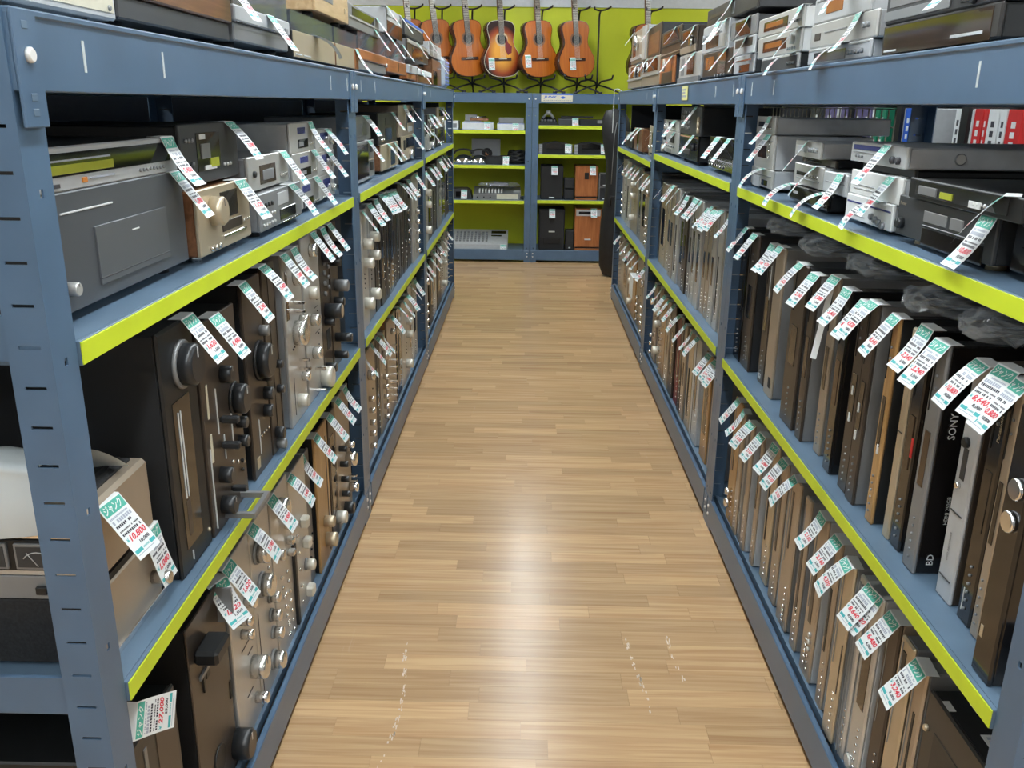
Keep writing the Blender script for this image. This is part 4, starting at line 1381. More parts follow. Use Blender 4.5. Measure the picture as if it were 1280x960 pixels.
row('L', 1, 'bottom', ZB, .588, [
    (3.03, 3.34, 'wide brown silver amplifier with chrome knobs') + A + ('blk', 'tan', 'knobs', 2),
    (3.355, 3.44, 'dark thin tuner') + T_ + ('blk', 'blkmetal', 'plain', 1),
    (3.45, 3.60, 'tan amplifier with chrome knobs') + A + ('greylid', 'tan', 'knobs', 1),
    (3.61, 3.86, 'wide tan tape deck with a ladder of levers') + P + ('carton', 'tan', 'levers', 1),
    (3.88, 4.03, 'black amplifier with dark levers') + A + ('blk', 'blkgloss', 'plain', 1),
    (4.05, 4.34, 'wide silver amplifier with white knob') + A + ('grey', 'silverv', 'bigknobs', 2),
    (4.36, 4.50, 'silver tuner with bright keys') + T_ + ('greylid', 'silverv', 'tuner', 1),
    (4.52, 4.72, 'grey silver player') + P + ('grey', 'silver', 'player', 1)])
row('L', 2, 'middle', .655, .58, [
    (4.95, 5.20, 'silver amplifier with cream knobs') + A + ('grey', 'silverv', 'bigknobs', 1),
    (5.22, 5.45, 'black tuner') + T_ + ('blk', 'blkmetal', 'tuner', 1),
    (5.47, 5.75, 'black deck with long slot') + P + ('blk', 'blkmetal', 'slot', 1),
    (5.78, 6.05, 'dark grey player') + P + ('char', 'gunmetal', 'plain', 2),
    (6.08, 6.35, 'black glossy player') + P + ('blk', 'blkgloss', 'plain', 1),
    (6.38, 6.70, 'brown fronted tuner') + T_ + ('blk', 'brownblk', 'tuner', 1)])
row('L', 2, 'bottom', ZB, .59, [
    (4.95, 5.25, 'tan amplifier with chrome knobs') + A + ('blk', 'tan', 'knobs', 2),
    (5.27, 5.5, 'black amplifier') + A + ('blk', 'blkmetal', 'plain', 1),
    (5.52, 5.8, 'grey player') + P + ('grey', 'silver', 'player', 2),
    (5.82, 6.1, 'black tuner with keys') + T_ + ('blk', 'brownblk', 'tuner', 2),
    (6.12, 6.4, 'silver amplifier with white knobs') + A + ('grey', 'silverv', 'bigknobs', 2),
    (6.42, 6.7, 'silver tape deck with levers') + P + ('grey', 'silverv', 'levers', 1)])
row('R', 1, 'middle', .646, .70, [
    (3.02, 3.16, 'champagne player with black slot') + P + ('silverp', 'champ', 'slot', 1),
    (3.17, 3.25, 'grey player with dark slot') + P + ('gunmetal', 'silver', 'slot', 1),
    (3.26, 3.345, 'silver grey player') + P + ('silverp', 'silver', 'player', 2),
    (3.355, 3.43, 'silver player with dotted keys') + P + ('silverp', 'tan', 'player', 1),
    (3.44, 3.52, 'brown silver player') + P + ('gunmetal', 'tan', 'player', 1),
    (3.53, 3.62, 'pale silver tuner') + T_ + ('silverp', 'silver', 'tuner', 1),
    (3.63, 3.74, 'broad grey player') + P + ('gunmetal', 'silver', 'plain', 2),
    (3.75, 3.84, 'dull grey player') + P + ('gunmetal', 'gunmetal', 'player', 0),
    (3.85, 3.95, 'brown fronted player') + P + ('gunmetal', 'brownblk', 'player', 1),
    (3.96, 4.07, 'grey tuner with keys') + T_ + ('gunmetal', 'gunmetal', 'tuner', 1),
    (4.08, 4.19, 'pale player with bright rim') + P + ('silverp', 'silver', 'slot', 1),
    (4.20, 4.33, 'tan fronted player') + P + ('silverp', 'tan', 'player', 1),
    (4.34, 4.50, 'gold-brown player') + P + ('greylid', 'champ', 'player', 1),
    (4.51, 4.70, 'broad champagne tuner') + T_ + ('silverp', 'champ', 'tuner', 2)])
row('R', 1, 'bottom', ZB, .70, [
    (3.02, 3.16, 'brown silver player') + P + ('greylid', 'tan', 'player', 2),
    (3.18, 3.30, 'gold-brown tuner') + T_ + ('greylid', 'woodgold', 'tuner', 1),
    (3.37, 3.52, 'pale pinkish silver player') + P + ('silverp', 'silverp', 'plain', 1),
    (3.54, 3.66, 'champagne player') + P + ('silverp', 'champ', 'slot', 1),
    (3.68, 3.76, 'tan slim player') + P + ('greylid', 'tan', 'player', 1),
    (3.78, 3.85, 'black slim player') + P + ('blk', 'brownblk', 'plain', 0),
    (3.87, 3.97, 'dark red player') + P + ('maroon', 'maroon', 'plain', 1),
    (3.99, 4.11, 'brown tuner') + T_ + ('blk', 'brownblk', 'tuner', 1),
    (4.13, 4.26, 'brown player with keys') + P + ('greylid', 'tan', 'player', 1),
    (4.28, 4.42, 'gold-brown player with levers') + P + ('greylid', 'woodgold', 'levers', 1),
    (4.44, 4.57, 'gold-brown amplifier with white knob') + A + ('greylid', 'tan', 'bigknobs', 1),
    (4.58, 4.72, 'tan amplifier with small knobs') + A + ('greylid', 'tan', 'knobs', 1)])
row('R', 2, 'middle', .637, .70, [
    (4.95, 5.24, 'tan amplifier with chrome knobs') + A + ('greylid', 'tan', 'knobs', 2),
    (5.26, 5.50, 'pale tuner with keys') + T_ + ('silverp', 'tan', 'tuner', 1),
    (5.52, 5.72, 'dark player') + P + ('blk', 'gunmetal', 'plain', 1),
    (5.75, 6.08, 'grey amplifier with cream knobs') + A + ('greylid', 'tan', 'bigknobs', 2),
    (6.10, 6.40, 'silver player') + P + ('silverp', 'silver', 'slot', 1),
    (6.42, 6.70, 'pale silver amplifier with knobs') + A + ('silverp', 'silver', 'knobs', 1)])
row('R', 2, 'bottom', ZB, .70, [
    (4.95, 5.22, 'brown amplifier with chrome knobs') + A + ('greylid', 'tan', 'knobs', 1),
    (5.24, 5.52, 'brown amplifier with loose white sheet') + A + ('greylid', 'tan', 'knobs', 1),
    (5.55, 5.95, 'wide gold-brown amplifier with white knobs') + A + ('greylid', 'woodgold', 'bigknobs', 2),
    (5.98, 6.35, 'wide tan tuner') + T_ + ('greylid', 'tan', 'tuner', 2),
    (6.38, 6.70, 'tan tape deck with levers') + P + ('greylid', 'tan', 'levers', 1)])
for o in list(bpy.data.objects):
    if 'loose white sheet' in str(o.get('label', '')):
        mb = MB()
        mb.box(-.09, .09, -.055, -.054, .20, .33, 'paper')
        mb.box(-.09, .09, -.054, -.002, .329, .330, 'paper')
        mb.build('paper_sheet', o)

# ------------------------------------------------------------------ farther bays: upper shelves (flat mini components)


def mini(side, ya, yb, za, zb, xf, name, label, cat, body, face, F, ntag=1, D=.28, feet=False, ci=None):
    tg = [(.75 - .4 * i, None, ci, rg_.uniform(-10, 10)) for i in range(ntag)]
    return comp(name, label, cat, side, ya, yb, za, zb, xf, D, body, face, F, True, tg, feet=feet)


WIN = [('W', .35, .35, .75, .8, 'brownglass'), ('S', .2, .15, .85, .2, 'chrome', .003), ('D', .2, .6, 3, 0, .1, .005, 'knobsil'), ('K', .2, .35, .012, .014, 'knobsil')]
DECK = [('W', .2, .5, .8, .86, 'brownglass'), ('D', .2, .2, 6, .1, 0, .006, 'knobsil'), ('S', .15, .38, .85, .41, 'chrome')]
TALL = [('W', .25, .55, .8, .9, 'glassdark'), ('K', .5, .28, .024, .02, 'knobsil'), ('D', .15, .12, 6, .13, 0, .004, 'knobsil')]
mini('L', 3.08, 3.55, 1.153, 1.302, .60, 'stereo_system', 'large grey glass fronted unit under wooden one, second left rack upper shelf', 'stereo', 'greylid', 'gunmetal',
     [('W', .05, .06, .72, .92, 'glassdark'), ('W', .80, .7, .92, .88, 'dark'), ('W', .80, .25, .92, .45, 'dark'), ('S', .72, .5, .95, .53, 'champ')], feet=True)
mini('L', 3.10, 3.57, 1.303, 1.390, .615, 'stereo_system', 'grey double tape unit on large glass fronted unit, second left rack', 'stereo', 'greylid', 'gunmetal',
     [('W', .3, .2, .55, .7, 'grey'), ('W', .6, .2, .85, .7, 'grey'), ('K', .12, .5, .02, .015, 'knobsil')])
mini('L', 3.72, 4.20, 1.153, 1.270, .598, 'mini_component', 'brown gold mini unit with framed window, second left rack upper shelf', 'stereo', 'woodbrown', 'champ',
     [('W', .45, .15, .8, .85, 'champ'), ('W', .50, .2, .76, .78, 'glassdark'), ('S', .3, .12, .9, .16, 'chrome', .004)], ntag=2, feet=True)
mini('L', 3.70, 4.21, 1.2705, 1.397, .605, 'stereo_system', 'black unit on the brown gold mini unit, second left rack', 'stereo', 'blk', 'blkmetal',
     [('W', .35, .1, .7, .5, 'glassdark'), ('W', .35, .6, .7, .85, 'char'), ('D', .1, .15, 3, .06, 0, .006, 'knobsil')])
mini('L', 4.35, 4.90, 1.153, 1.284, .60, 'mini_component', 'silver brown mini unit with bright keys, second left rack upper shelf', 'stereo', 'blk', 'champ', TALL + [('W', .1, .5, .2, .85, 'dark')], feet=True)
mini('L', 4.25, 4.82, 1.2845, 1.428, .60, 'mini_component', 'tan mini unit with dark square window, topmost in second left rack', 'stereo', 'tan', 'tan', [('W', .55, .4, .9, .8, 'glassdark'), ('S', .45, .15, .5, .85, 'chrome'), ('W', .58, .1, .85, .3, 'silverp')], ntag=2)
for k, (a, b_, z0, z1, wd, fc) in enumerate([(4.98, 5.38, 1.156, 1.25, 'nearest, lower', 'silver'), (4.98, 5.36, 1.2505, 1.335, 'nearest, upper', 'blkmetal'), (5.45, 5.9, 1.156, 1.26, 'middle, lower', 'silver'),
                                         (5.45, 5.85, 1.2605, 1.37, 'middle, upper', 'blkmetal'), (6.0, 6.6, 1.156, 1.28, 'farthest, lower', 'brownblk'), (6.05, 6.6, 1.2805, 1.41, 'farthest, upper', 'champ')]):
    mini('L', a, b_, z0, z1, .60, 'mini_component', f'mini component in farthest left rack upper shelf, {wd} one', 'stereo', 'greylid', fc, (WIN, DECK, TALL)[k % 3], feet=(k % 2 == 0), ntag=1 + (k % 2))
mini('R', 4.29, 4.95 - .12, 1.202, 1.318, .705, 'mini_component', 'silver tuner with dark square windows, second right rack upper shelf', 'stereo', 'greylid', 'silver',
     [('W', .12, .6, .28, .85, 'dark'), ('W', .55, .55, .72, .85, 'dark'), ('K', .15, .25, .02, .014, 'champ'), ('D', .25, .4, 6, .1, 0, .005, 'grey'), ('W', .35, .15, .6, .3, 'gunmetal')], feet=True)
mini('R', 4.31, 4.80, 1.3185, 1.372, .705, 'mini_component', 'slim silver unit on the silver tuner, second right rack', 'stereo', 'greylid', 'silver', WIN)
mini('R', 3.77, 4.24, 1.202, 1.320, .70, 'av_receiver', 'black receiver with brown top line, second right rack upper shelf', 'receiver', 'blk', 'blkgloss', [('S', .05, .9, .95, .94, 'carton'), ('W', .1, .3, .6, .5, 'char'), ('K', .8, .6, .016, .014, 'knobblk'), ('S', .1, .45, .5, .47, 'gunmetal')], feet=True)
mini('R', 3.74, 4.24, 1.3205, 1.436, .70, 'equalizer', 'black unit with three gold knobs on the black receiver', 'equalizer', 'blk', 'char',
     [('K', .93, .2, .012, .01, 'champ'), ('K', .93, .38, .012, .01, 'champ'), ('K', .93, .56, .012, .01, 'champ')] + [('D', .12, .25 + .18 * i, 4, .12, 0, .008, 'gunmetal') for i in range(4)], ci=2)
mini('R', 3.10, 3.56, 1.202, 1.330, .705, 'av_receiver', 'large black receiver nearest in second right rack upper shelf', 'receiver', 'blk', 'blkgloss',
     [('W', .05, .45, .9, .9, 'glassdark'), ('S', .05, .36, .9, .38, 'gunmetal'), ('D', .1, .2, 6, .1, 0, .005, 'knobsil')], feet='chrome', ntag=2)
mini('R', 3.20, 3.42, 1.3305, 1.375, .78, 'disc_drive', 'small pale slim drive lying on the large black receiver', 'drive', 'greylid', 'silverp', [('S', .1, .3, .8, .36, 'grey')], ntag=0, D=.22)
for k, (a, b_, z1, wd, bd, fc) in enumerate([(4.95, 5.30, 1.33, 'pale amplifier with gold window nearest the post', 'greylid', 'champ'), (5.62, 6.05, 1.30, 'brown wooden speaker pair unit in the middle', 'woodbrown', 'woodbrown'),
                                           (6.15, 6.60, 1.26, 'dark brown unit at the far end', 'blk', 'brownblk')]):
    mini('R', a, b_, 1.150, z1, .70, 'mini_component', f'{wd}, farthest right rack upper shelf', 'stereo', bd, fc, (WIN, [('W', .4, .1, .6, .9, 'chrome')], [('S', .3, .2, .34, .7, 'chrome')])[k], ntag=1 + (k == 1), feet='chrome')

# wire grid panels at the back of two right bays
for k, (a, b_, wd) in enumerate([(3.05, 4.75, 'second'), (4.98, 6.68, 'farthest')]):
    t = thing('wire_grid', f'beige wire grid panel at the back of {wd} right rack', 'grid', (1.205, (a + b_) / 2, 1.203 if k == 0 else 1.151), SIDE['R'])
    mb = MB()
    Lg = b_ - a
    n = int(Lg / .06)
    for i in range(n + 1):
        x = -Lg / 2 + i * Lg / n
        mb.box(x - .002, x + .002, -.002, .002, 0, .235, 'wire')
    for i in range(5):
        mb.box(-Lg / 2, Lg / 2, -.006, -.002, i * .058, i * .058 + .004, 'wire')
    mb.build('wires', t)['kind'] = 'stuff'

# ------------------------------------------------------------------ on top of the left racks: turntables
ZT = 1.5325


def turntable(label, ya, yb, z0, h, plinth, base=None, baseh=0.0, cover=None, coverh=.07, xf=.60, D=.36, F=(), tags=(), feet=.020, name='turntable', cat='turntable', footkey='blkmatte'):
    W = yb - ya
    root = thing(name, label, cat, (-xf, (ya + yb) / 2, z0), SIDE['L'], 'turntables on top of the left racks')
    fm = MB()
    fm.cyl_z(0, 0, .020, .026, 0, feet + .001, footkey, 16)
    fme = fm.mesh('foot')
    for sx in (-1, 1):
        for yy in (.05, D - .06):
            obj('foot', fme, root, (sx * (W / 2 - .055), yy, 0))
    z = feet
    if base:
        mb = MB()
        mb.box(-W / 2 + .004, W / 2 - .004, .006, D, z, z + baseh, base, .003)
        mb.build('base', root)
        z += baseh
    mb = MB()
    mb.box(-W / 2, W / 2, 0, D, z + .0005, z + h, plinth, .003)
    mb.build('plinth', root)
    z += h
    mb = MB()
    mb.cyl_z(-W * .08, D * .5, .14, .14, z, z + .012, 'blk', 32)
    mb.build('platter', root)
    mb = MB()
    mb.tube([(W * .38, D * .82, z + .025), (W * .37, D * .35, z + .025), (W * .30, D * .22, z + .02)], .004, 'chrome', 8)
    mb.cyl_z(W * .38, D * .82, .02, .018, z, z + .03, 'silver', 14)
    mb.build('tonearm', root)
    if cover:
        cv = MB()
        T = .003
        zt = z + coverh
        cv.box(-W / 2 + .004, W / 2 - .004, .004, .004 + T, z + .001, zt, cover)
        cv.box(-W / 2 + .004, W / 2 - .004, D - .008, D - .005, z + .001, zt, cover)
        cv.box(-W / 2 + .004, -W / 2 + .004 + T, .0075, D - .0085, z + .001, zt, cover)
        cv.box(W / 2 - .004 - T, W / 2 - .004, .0075, D - .0085, z + .001, zt, cover)
        cv.box(-W / 2 + .004, W / 2 - .004, .004, D - .005, zt, zt + T, cover)
        cv.build('dust_cover', root)
    feats(root, F, lambda a: (a - .5) * W, lambda b_: feet + b_ * (h + baseh))
    for tg in tags:
        add_tag(root, (tg[0] - .5) * W, z + (coverh if cover and len(tg) > 4 else 0), *tg[1:4])
    return root


comp('cassette_deck', 'silver deck with rounded aluminium rim at near left rack top', 'deck', 'L', 1.03, 1.372, ZT, 1.64, .60, .34, 'silverp', 'silverp',
     [('W', .03, .22, .975, .95, 'cream'), ('D', .93, .28, 1, 0, 0, .004, 'grey')], True, feet=True, c=.008)
turntable('brown wooden turntable on a dark base, nearest on left rack top', 1.388, 1.906, ZT, .08, 'woodbrown', 'char', .034, None, tags=[(.985, 9, 2, -3)])
turntable('grey turntable with clear lid and square start key', 1.928, 2.362, ZT, .032, 'silverp', 'gunmetal', .038, 'dustcover', .075,
          F=[('B', .90, .66, .02, .012, .004, 'grey'), ('S', .01, .52, .99, .545, 'blk')], tags=[(.60, 9, 2, -2)], feet=.024)
turntable('turntable with gold-painted wall reflection on its front and dark lid, beside the grey one', 2.386, 2.890, ZT, .066, 'blk', None, 0, 'dustcover', .045,
          F=[('W', .003, .02, .997, .99, 'champ'), ('S', .03, .10, .16, .16, 'lettering', .002), ('S', .2, .10, .36, .15, 'lettering', .002)], tags=[(.5, 1, 3, 20)], feet=.014)  # champ panel colours the yellow wall's reflection into the front
turntable('turntable with gold-painted wall reflection on its front beside the rack joint', 2.912, 3.285, ZT, .066, 'woodbrown', None, 0, 'dustcover', .045,
          F=[('W', .003, .02, .80, .99, 'champ'), ('W', .82, .02, .997, .99, 'woodcherryh')], tags=[(.93, 4, 0, 0)], feet=.014)  # gold part of the front is the wall's reflection put into colour
comp('wooden_cabinet', 'pale oak cased tuner lying on the turntables with painted gold reflections', 'tuner', 'L', 2.635, 3.108, 1.667, 1.758, .595, .33, 'woodoak', 'woodoak', [('S', .86, .45, .88, .62, 'champ', .004), ('W', .02, .55, .5, .9, 'grey')], True, feet=True)
comp('stereo_tuner', 'grey slanted unit behind the oak cased tuner', 'tuner', 'L', 3.14, 3.775, 1.667, 1.752, .60, .33, 'char', 'gunmetal', [('S', .02, .5, .98, .56, 'silver', .004), ('W', .1, .6, .8, .92, 'glassdark')], True, feet=True,
     tags=[(.9, None, 2, 0)])
turntable('turntable with tall clear lid over a two-tone wooden base', 3.315, 3.95, ZT, .036, 'woodcherryh', 'grey', .034, 'dustcover', .085, F=[('D', .95, .5, 1, 0, 0, .008, 'knobsil')], tags=[(.55, None, 2, 0, 1)], feet=.018)
turntable('turntable with orange wood base and clear lid', 3.965, 4.56, ZT, .056, 'woodcherryh', None, 0, 'dustcover', .080, F=[('S', .55, .2, .57, .9, 'blk')], tags=[(.25, None, 2, 0, 1), (.8, None, 2, 0, 1)], feet=.03)
comp('disc_player', 'bright silver player lying on the wooden turntable lid', 'player', 'L', 3.97, 4.45, 1.706, 1.822, .60, .32, 'silverp', 'silverp', [('W', .02, .05, .7, .55, 'glassdark'), ('W', .72, .05, .98, .55, 'brownglass'), ('S', .05, .7, .9, .74, 'grey')], True,
     [(.0, None, 2, 0), (.9, None, 2, 0)], feet=True)
turntable('small silver topped turntable with cherry side', 4.64, 5.0, ZT, .04, 'silverp', 'woodcherryh', .03, None, tags=[(.3, None, 3, 0)], feet=.018)
turntable('low brown turntable with white lid near far left rack', 5.05, 5.75, ZT, .03, 'white', 'woodbrown', .04, None, tags=[(.2, None, 2, 0)], feet=.012)
comp('stereo_system', 'grey clear topped unit stacked on the low turntables', 'stereo', 'L', 4.62, 5.56, 1.64, 1.742, .60, .32, 'gunmetal', 'brownblk', [('S', .02, .8, .98, .95, 'silver', .004), ('W', .2, .2, .7, .7, 'glassdark')], True, [(.45, None, 2, 0)], feet=True)
comp('speaker_dock', 'dark rounded dock with blue rim on the grey unit', 'speaker', 'L', 4.62, 5.42, 1.7425, 1.835, .61, .30, 'char', 'char', [('S', .02, .82, .98, .93, 'blue', .004), ('S', .1, .72, .9, .8, 'silver', .004)], True, [(.95, None, 2, 0)], feet=True, c=.03)
comp('disc_player', 'white player showing four squares over a brown unit', 'player', 'L', 5.6, 6.38, 1.70, 1.79, .60, .30, 'silverp', 'silverp', [('W', .1, .55, .3, .9, 'grey'), ('W', .4, .55, .6, .9, 'grey'), ('W', .1, .1, .3, .45, 'grey'), ('W', .4, .1, .6, .45, 'grey')], True,
     [(.1, None, 2, 0)], feet=True)
comp('stereo_system', 'brown unit under the white player with four squares', 'stereo', 'L', 5.8, 6.38, ZT, 1.6995, .60, .30, 'woodbrown', 'woodbrown', [('W', .1, .1, .5, .6, 'glassdark'), ('S', .5, .7, .9, .75, 'chrome')], True, [(.9, None, 2, 0)], feet=True)
t = thing('wrapped_box', 'unit wrapped in pale blue striped film at left rack end', 'box', (-.58, 6.60, ZT), SIDE['L'])
mb = MB()
mb.box(-.18, .18, 0, .30, 0, .215, 'film_blue', .03)
mb.build('wrap', t)
mb = MB()
for i in range(7):
    mb.box(.181, .1815, .04, .26, .03 + i * .024, .036 + i * .024, 'blue')
    mb.box(-.15, .16, -.001, .0005, .03 + i * .024, .036 + i * .024, 'blue')
mb.build('stripes', t)

# ------------------------------------------------------------------ on top of the right racks: video decks and mini stereos


def top_r(ya, yb, za, zb, name, label, cat, body, face, F, tags=(), D=.30, feet=False, xf=.70, c=.003):
    return comp(name, label, cat, 'R', ya, yb, za, zb, xf, D, body, face, F, True, tags, feet=feet, c=c)


top_r(1.43, 1.888, ZT, 1.594, 'video_recorder', 'black recorder with mirror-like dark window, nearest on right rack top', 'recorder', 'blk', 'blkmetal',
      [('W', .02, .12, .95, .92, 'brownglass'), ('S', .04, .18, .17, .24, 'lettering', .0018), ('S', .66, .30, .90, .38, 'lettering', .0018)], feet=True, D=.36)
top_r(1.43, 1.888, 1.5945, 1.672, 'video_recorder', 'charcoal cassette video deck on the dark windowed recorder', 'recorder', 'blkmatte', 'char',
      [('W', .04, .38, .50, .80, 'gunmetal'), ('S', .20, .55, .27, .66, 'lettering', .002), ('B', .56, .62, .02, .018, .004, 'grey'), ('S', .0, .08, .62, .30, 'grey', .002), ('K', .80, .2, .012, .006, 'knobblk'), ('W', .7, .12, .95, .3, 'blk')],
      tags=[(.70, 4, 0, -4)], D=.36)
top_r(1.95, 2.375, ZT, 1.577, 'disc_player', 'low pale player at shelf edge under two silver ones', 'player', 'silverp', 'silverp', [('W', .12, .25, .65, .75, 'glassdark'), ('D', .7, .5, 5, .05, 0, .005, 'grey'), ('S', .02, .85, .98, .93, 'silver')], tags=[(.62, 4, 1, -10)], feet=True)
top_r(1.93, 2.37, 1.5775, 1.632, 'disc_player', 'bright silver player, middle of three beside the dark recorder', 'player', 'silverp', 'silver', [('W', .08, .3, .18, .6, 'brownblk'), ('S', .25, .55, .6, .6, 'grey'), ('D', .85, .5, 2, .05, 0, .006, 'grey')], tags=[(.75, 6, 0, -6)])
top_r(1.98, 2.36, 1.6325, 1.69, 'disc_player', 'silver player with amber display, top of three beside dark recorder', 'player', 'silverp', 'silverp', [('W', .25, .3, .55, .75, 'amber'), ('S', .05, .85, .95, .9, 'grey')], tags=[(.75, 6, 3, -6)])
top_r(2.46, 2.84, ZT, 1.577, 'disc_player', 'black low unit in a silver frame under two silver receivers', 'player', 'blk', 'silver', [('W', .03, .12, .97, .85, 'char'), ('D', .75, .45, 4, .05, 0, .004, 'grey')], tags=[(.85, None, 0, -6)], feet=True)
top_r(2.455, 2.905, 1.5775, 1.637, 'mini_component', 'silver receiver with amber display, lower of two alike', 'stereo', 'white', 'silver', [('W', .15, .25, .70, .75, 'brownglass'), ('W', .2, .4, .6, .65, 'amber'), ('K', .85, .6, .014, .012, 'silver'), ('D', .75, .2, 4, .05, 0, .004, 'grey')],
      tags=[(.95, None, 1, -10)])
top_r(2.455, 2.915, 1.6375, 1.69, 'mini_component', 'silver receiver with amber display, upper of two alike', 'stereo', 'white', 'silver', [('W', .15, .25, .70, .75, 'brownglass'), ('W', .2, .4, .6, .65, 'amber'), ('D', .75, .35, 5, .05, 0, .004, 'grey')], tags=[(.95, None, 0, -6)])
top_r(2.94, 3.22, ZT, 1.60, 'mini_component', 'grey unit with dark display beside the rack joint, right top', 'stereo', 'char', 'silverp', [('W', .3, .2, .8, .55, 'brownglass'), ('S', .1, .7, .9, .78, 'chrome')], tags=[(.9, None, 2, -8)], feet=True)
top_r(2.95, 3.25, 1.6005, 1.655, 'mini_component', 'dark slotted unit with white strip beside silver receivers', 'stereo', 'char', 'silverp', [('W', .1, .45, .9, .9, 'brownblk')], tags=[(.6, None, 0, -8)])
top_r(2.95, 3.31, 1.6555, 1.715, 'mini_component', 'grey brown window unit above the white stripped one', 'stereo', 'char', 'gunmetal', [('W', .2, .1, .8, .9, 'brownglass')], tags=[(.7, None, 0, -8)])
top_r(3.25, 3.79, ZT, 1.636, 'mini_component', 'dark unit with orange lit brown front under silver boombox', 'stereo', 'char', 'brownblk', [('W', .1, .4, .4, .85, 'amber'), ('W', .55, .2, .8, .9, 'brownglass'), ('D', .5, .15, 4, .1, 0, .006, 'gunmetal')], tags=[(.8, None, 2, -4)], feet=True)
top_r(3.345, 3.83, 1.6365, 1.737, 'boombox', 'silver boombox with brown cassette window on right rack top', 'stereo', 'silverp', 'silverp', [('W', .15, .15, .65, .55, 'brownglass'), ('S', .05, .62, .75, .66, 'grey'), ('K', .12, .55, .014, .012, 'grey'), ('W', .72, .1, .92, .55, 'silver')],
      tags=[(.9, None, 2, -2), (.6, None, 0, 5)], c=.012)
top_r(3.0, 3.82, 1.7375, 1.80, 'mini_component', 'dark grey unit with round port lying on the silver boombox', 'stereo', 'char', 'blkmetal', [('S', .05, .4, .5, .6, 'brownblk'), ('S', .55, .2, .6, .8, 'grey')], tags=[(.55, None, 0, -5)], D=.30, xf=.71)
top_r(3.84, 4.38, ZT, 1.656, 'mini_component', 'grey striped mini stereo with pale stand on right rack top', 'stereo', 'silverp', 'silver', [('W', .1, .3, .25, .9, 'gunmetal'), ('W', .4, .3, .7, .9, 'brownglass'), ('S', .0, .02, 1, .22, 'grey', .006)], tags=[(.7, None, 2, 0)], feet='white')
top_r(3.97, 4.37, 1.6565, 1.765, 'mini_component', 'dark mini stereo with chrome dial over the striped one', 'stereo', 'brownblk', 'brownblk', [('W', .1, .55, .7, .9, 'glassdark'), ('K', .75, .45, .022, .016, 'chrome'), ('S', .02, .05, .98, .3, 'tan', .004)], tags=[(.8, None, 0, -3)])
top_r(4.52, 5.02, ZT, 1.672, 'mini_speaker', 'small brown wooden speaker beside the striped stereo', 'speaker', 'char', 'woodcherry', [('W', .15, .1, .85, .5, 'brownblk'), ('K', .3, .75, .03, .008, 'silver')], tags=[(.8, None, 2, 0)], feet=True)
top_r(4.38, 5.02, 1.6725, 1.80, 'mini_component', 'dark layered mini stereo over the brown speaker', 'stereo', 'char', 'brownblk', [('S', .02, .1, .98, .14, 'tan', .003), ('S', .02, .4, .98, .44, 'blk', .003), ('W', .1, .5, .9, .9, 'brownglass')], tags=[(.7, None, 0, -4)])
top_r(5.05, 5.80, ZT, 1.70, 'mini_component', 'brown reflective stereo with silver sash, right rack top', 'stereo', 'grey', 'tan', [('W', .05, .55, .9, .95, 'brownglass'), ('K', .15, .75, .03, .02, 'chrome'), ('S', .0, .42, 1, .5, 'silver', .006)], tags=[(.8, None, 2, 0), (.3, None, 2, 0)], feet=True)
top_r(5.82, 6.60, ZT, 1.69, 'mini_component', 'farthest lower silver brown stereo on right rack top', 'stereo', 'grey', 'tan', [('W', .2, .5, .9, .95, 'brownglass'), ('S', .0, .4, 1, .48, 'silver', .006), ('K', .6, .7, .03, .02, 'chrome')], tags=[(.7, None, 2, 0)], feet=True)
top_r(5.05, 5.6, 1.7005, 1.866, 'mini_speaker', 'brown stereo speaker standing on the reflective stereo', 'speaker', 'char', 'brownblk', [('W', .1, .1, .9, .75, 'woodbrown')], tags=[(.2, None, 2, 0)])
top_r(5.65, 6.45, 1.7005, 1.90, 'mini_component', 'silver stereo with bright dial, top of far stack', 'stereo', 'silverp', 'tan', [('K', .45, .6, .045, .03, 'chrome'), ('S', .8, .02, .98, .98, 'silver', .01), ('W', .1, .2, .3, .9, 'glassdark'), ('S', .05, .1, .7, .2, 'silver', .01)], tags=[(.1, None, 2, 0)])

# ------------------------------------------------------------------ the far rack: players, mixer, speakers
EX = 8.43


def end(xa, xb, za, zb, name, label, cat, body, face, F, tags=(), D=.25, xf=EX, feet=False, c=.003, t=.008):
    return comp(name, label, cat, 'E', xa, xb, za, zb, xf, D, body, face, F, True, tags, feet=feet, c=c, t=t)


ZA, ZC, ZD = 1.208, .899, .579
end(-.605, -.318, ZA, 1.278, 'boxed_turntable', 'white boxed unit with red tray on top shelf of far rack', 'player', 'silverp', 'white', [('S', .02, .9, .98, .97, 'blue', .001)], [(.80, None, 2, 0)], c=.004)
t = thing('record_tray', 'red and grey tray parts on the left white boxed unit', 'tray', (-.46, 8.46, 1.2785), 0)
mb = MB()
mb.box(-.13, .02, .0, .16, 0, .008, 'grey', .002)
mb.box(-.13, -.02, .14, .155, .008, .06, 'silverp', .002)
mb.box(-.08, .09, .03, .12, .009, .03, 'carton', .003)
mb.build('tray', t)
mb = MB()
mb.tube([(-.07, .02, .035), (.02, .03, .04), (.07, .07, .045)], .006, 'chrome', 8)
mb.build('arm', t)
end(-.285, -.035, ZA, 1.268, 'boxed_turntable', 'white boxed unit with grey lid on top shelf of far rack', 'player', 'silverp', 'white', [('S', .02, .9, .98, .97, 'blue', .001)], [(.68, None, 2, 0)], c=.004)
end(-.27, -.04, 1.2685, 1.318, 'dust_lid', 'grey clear lid lying on the right white boxed unit', 'lid', 'grey', 'grey', [], c=.006, t=.02)
end(-.80, -.64, ZA, 1.285, 'boxed_turntable', 'white unit partly hidden by the left rack end post', 'player', 'silverp', 'white', [('W', .6, .2, .9, .7, 'grey')], c=.004)
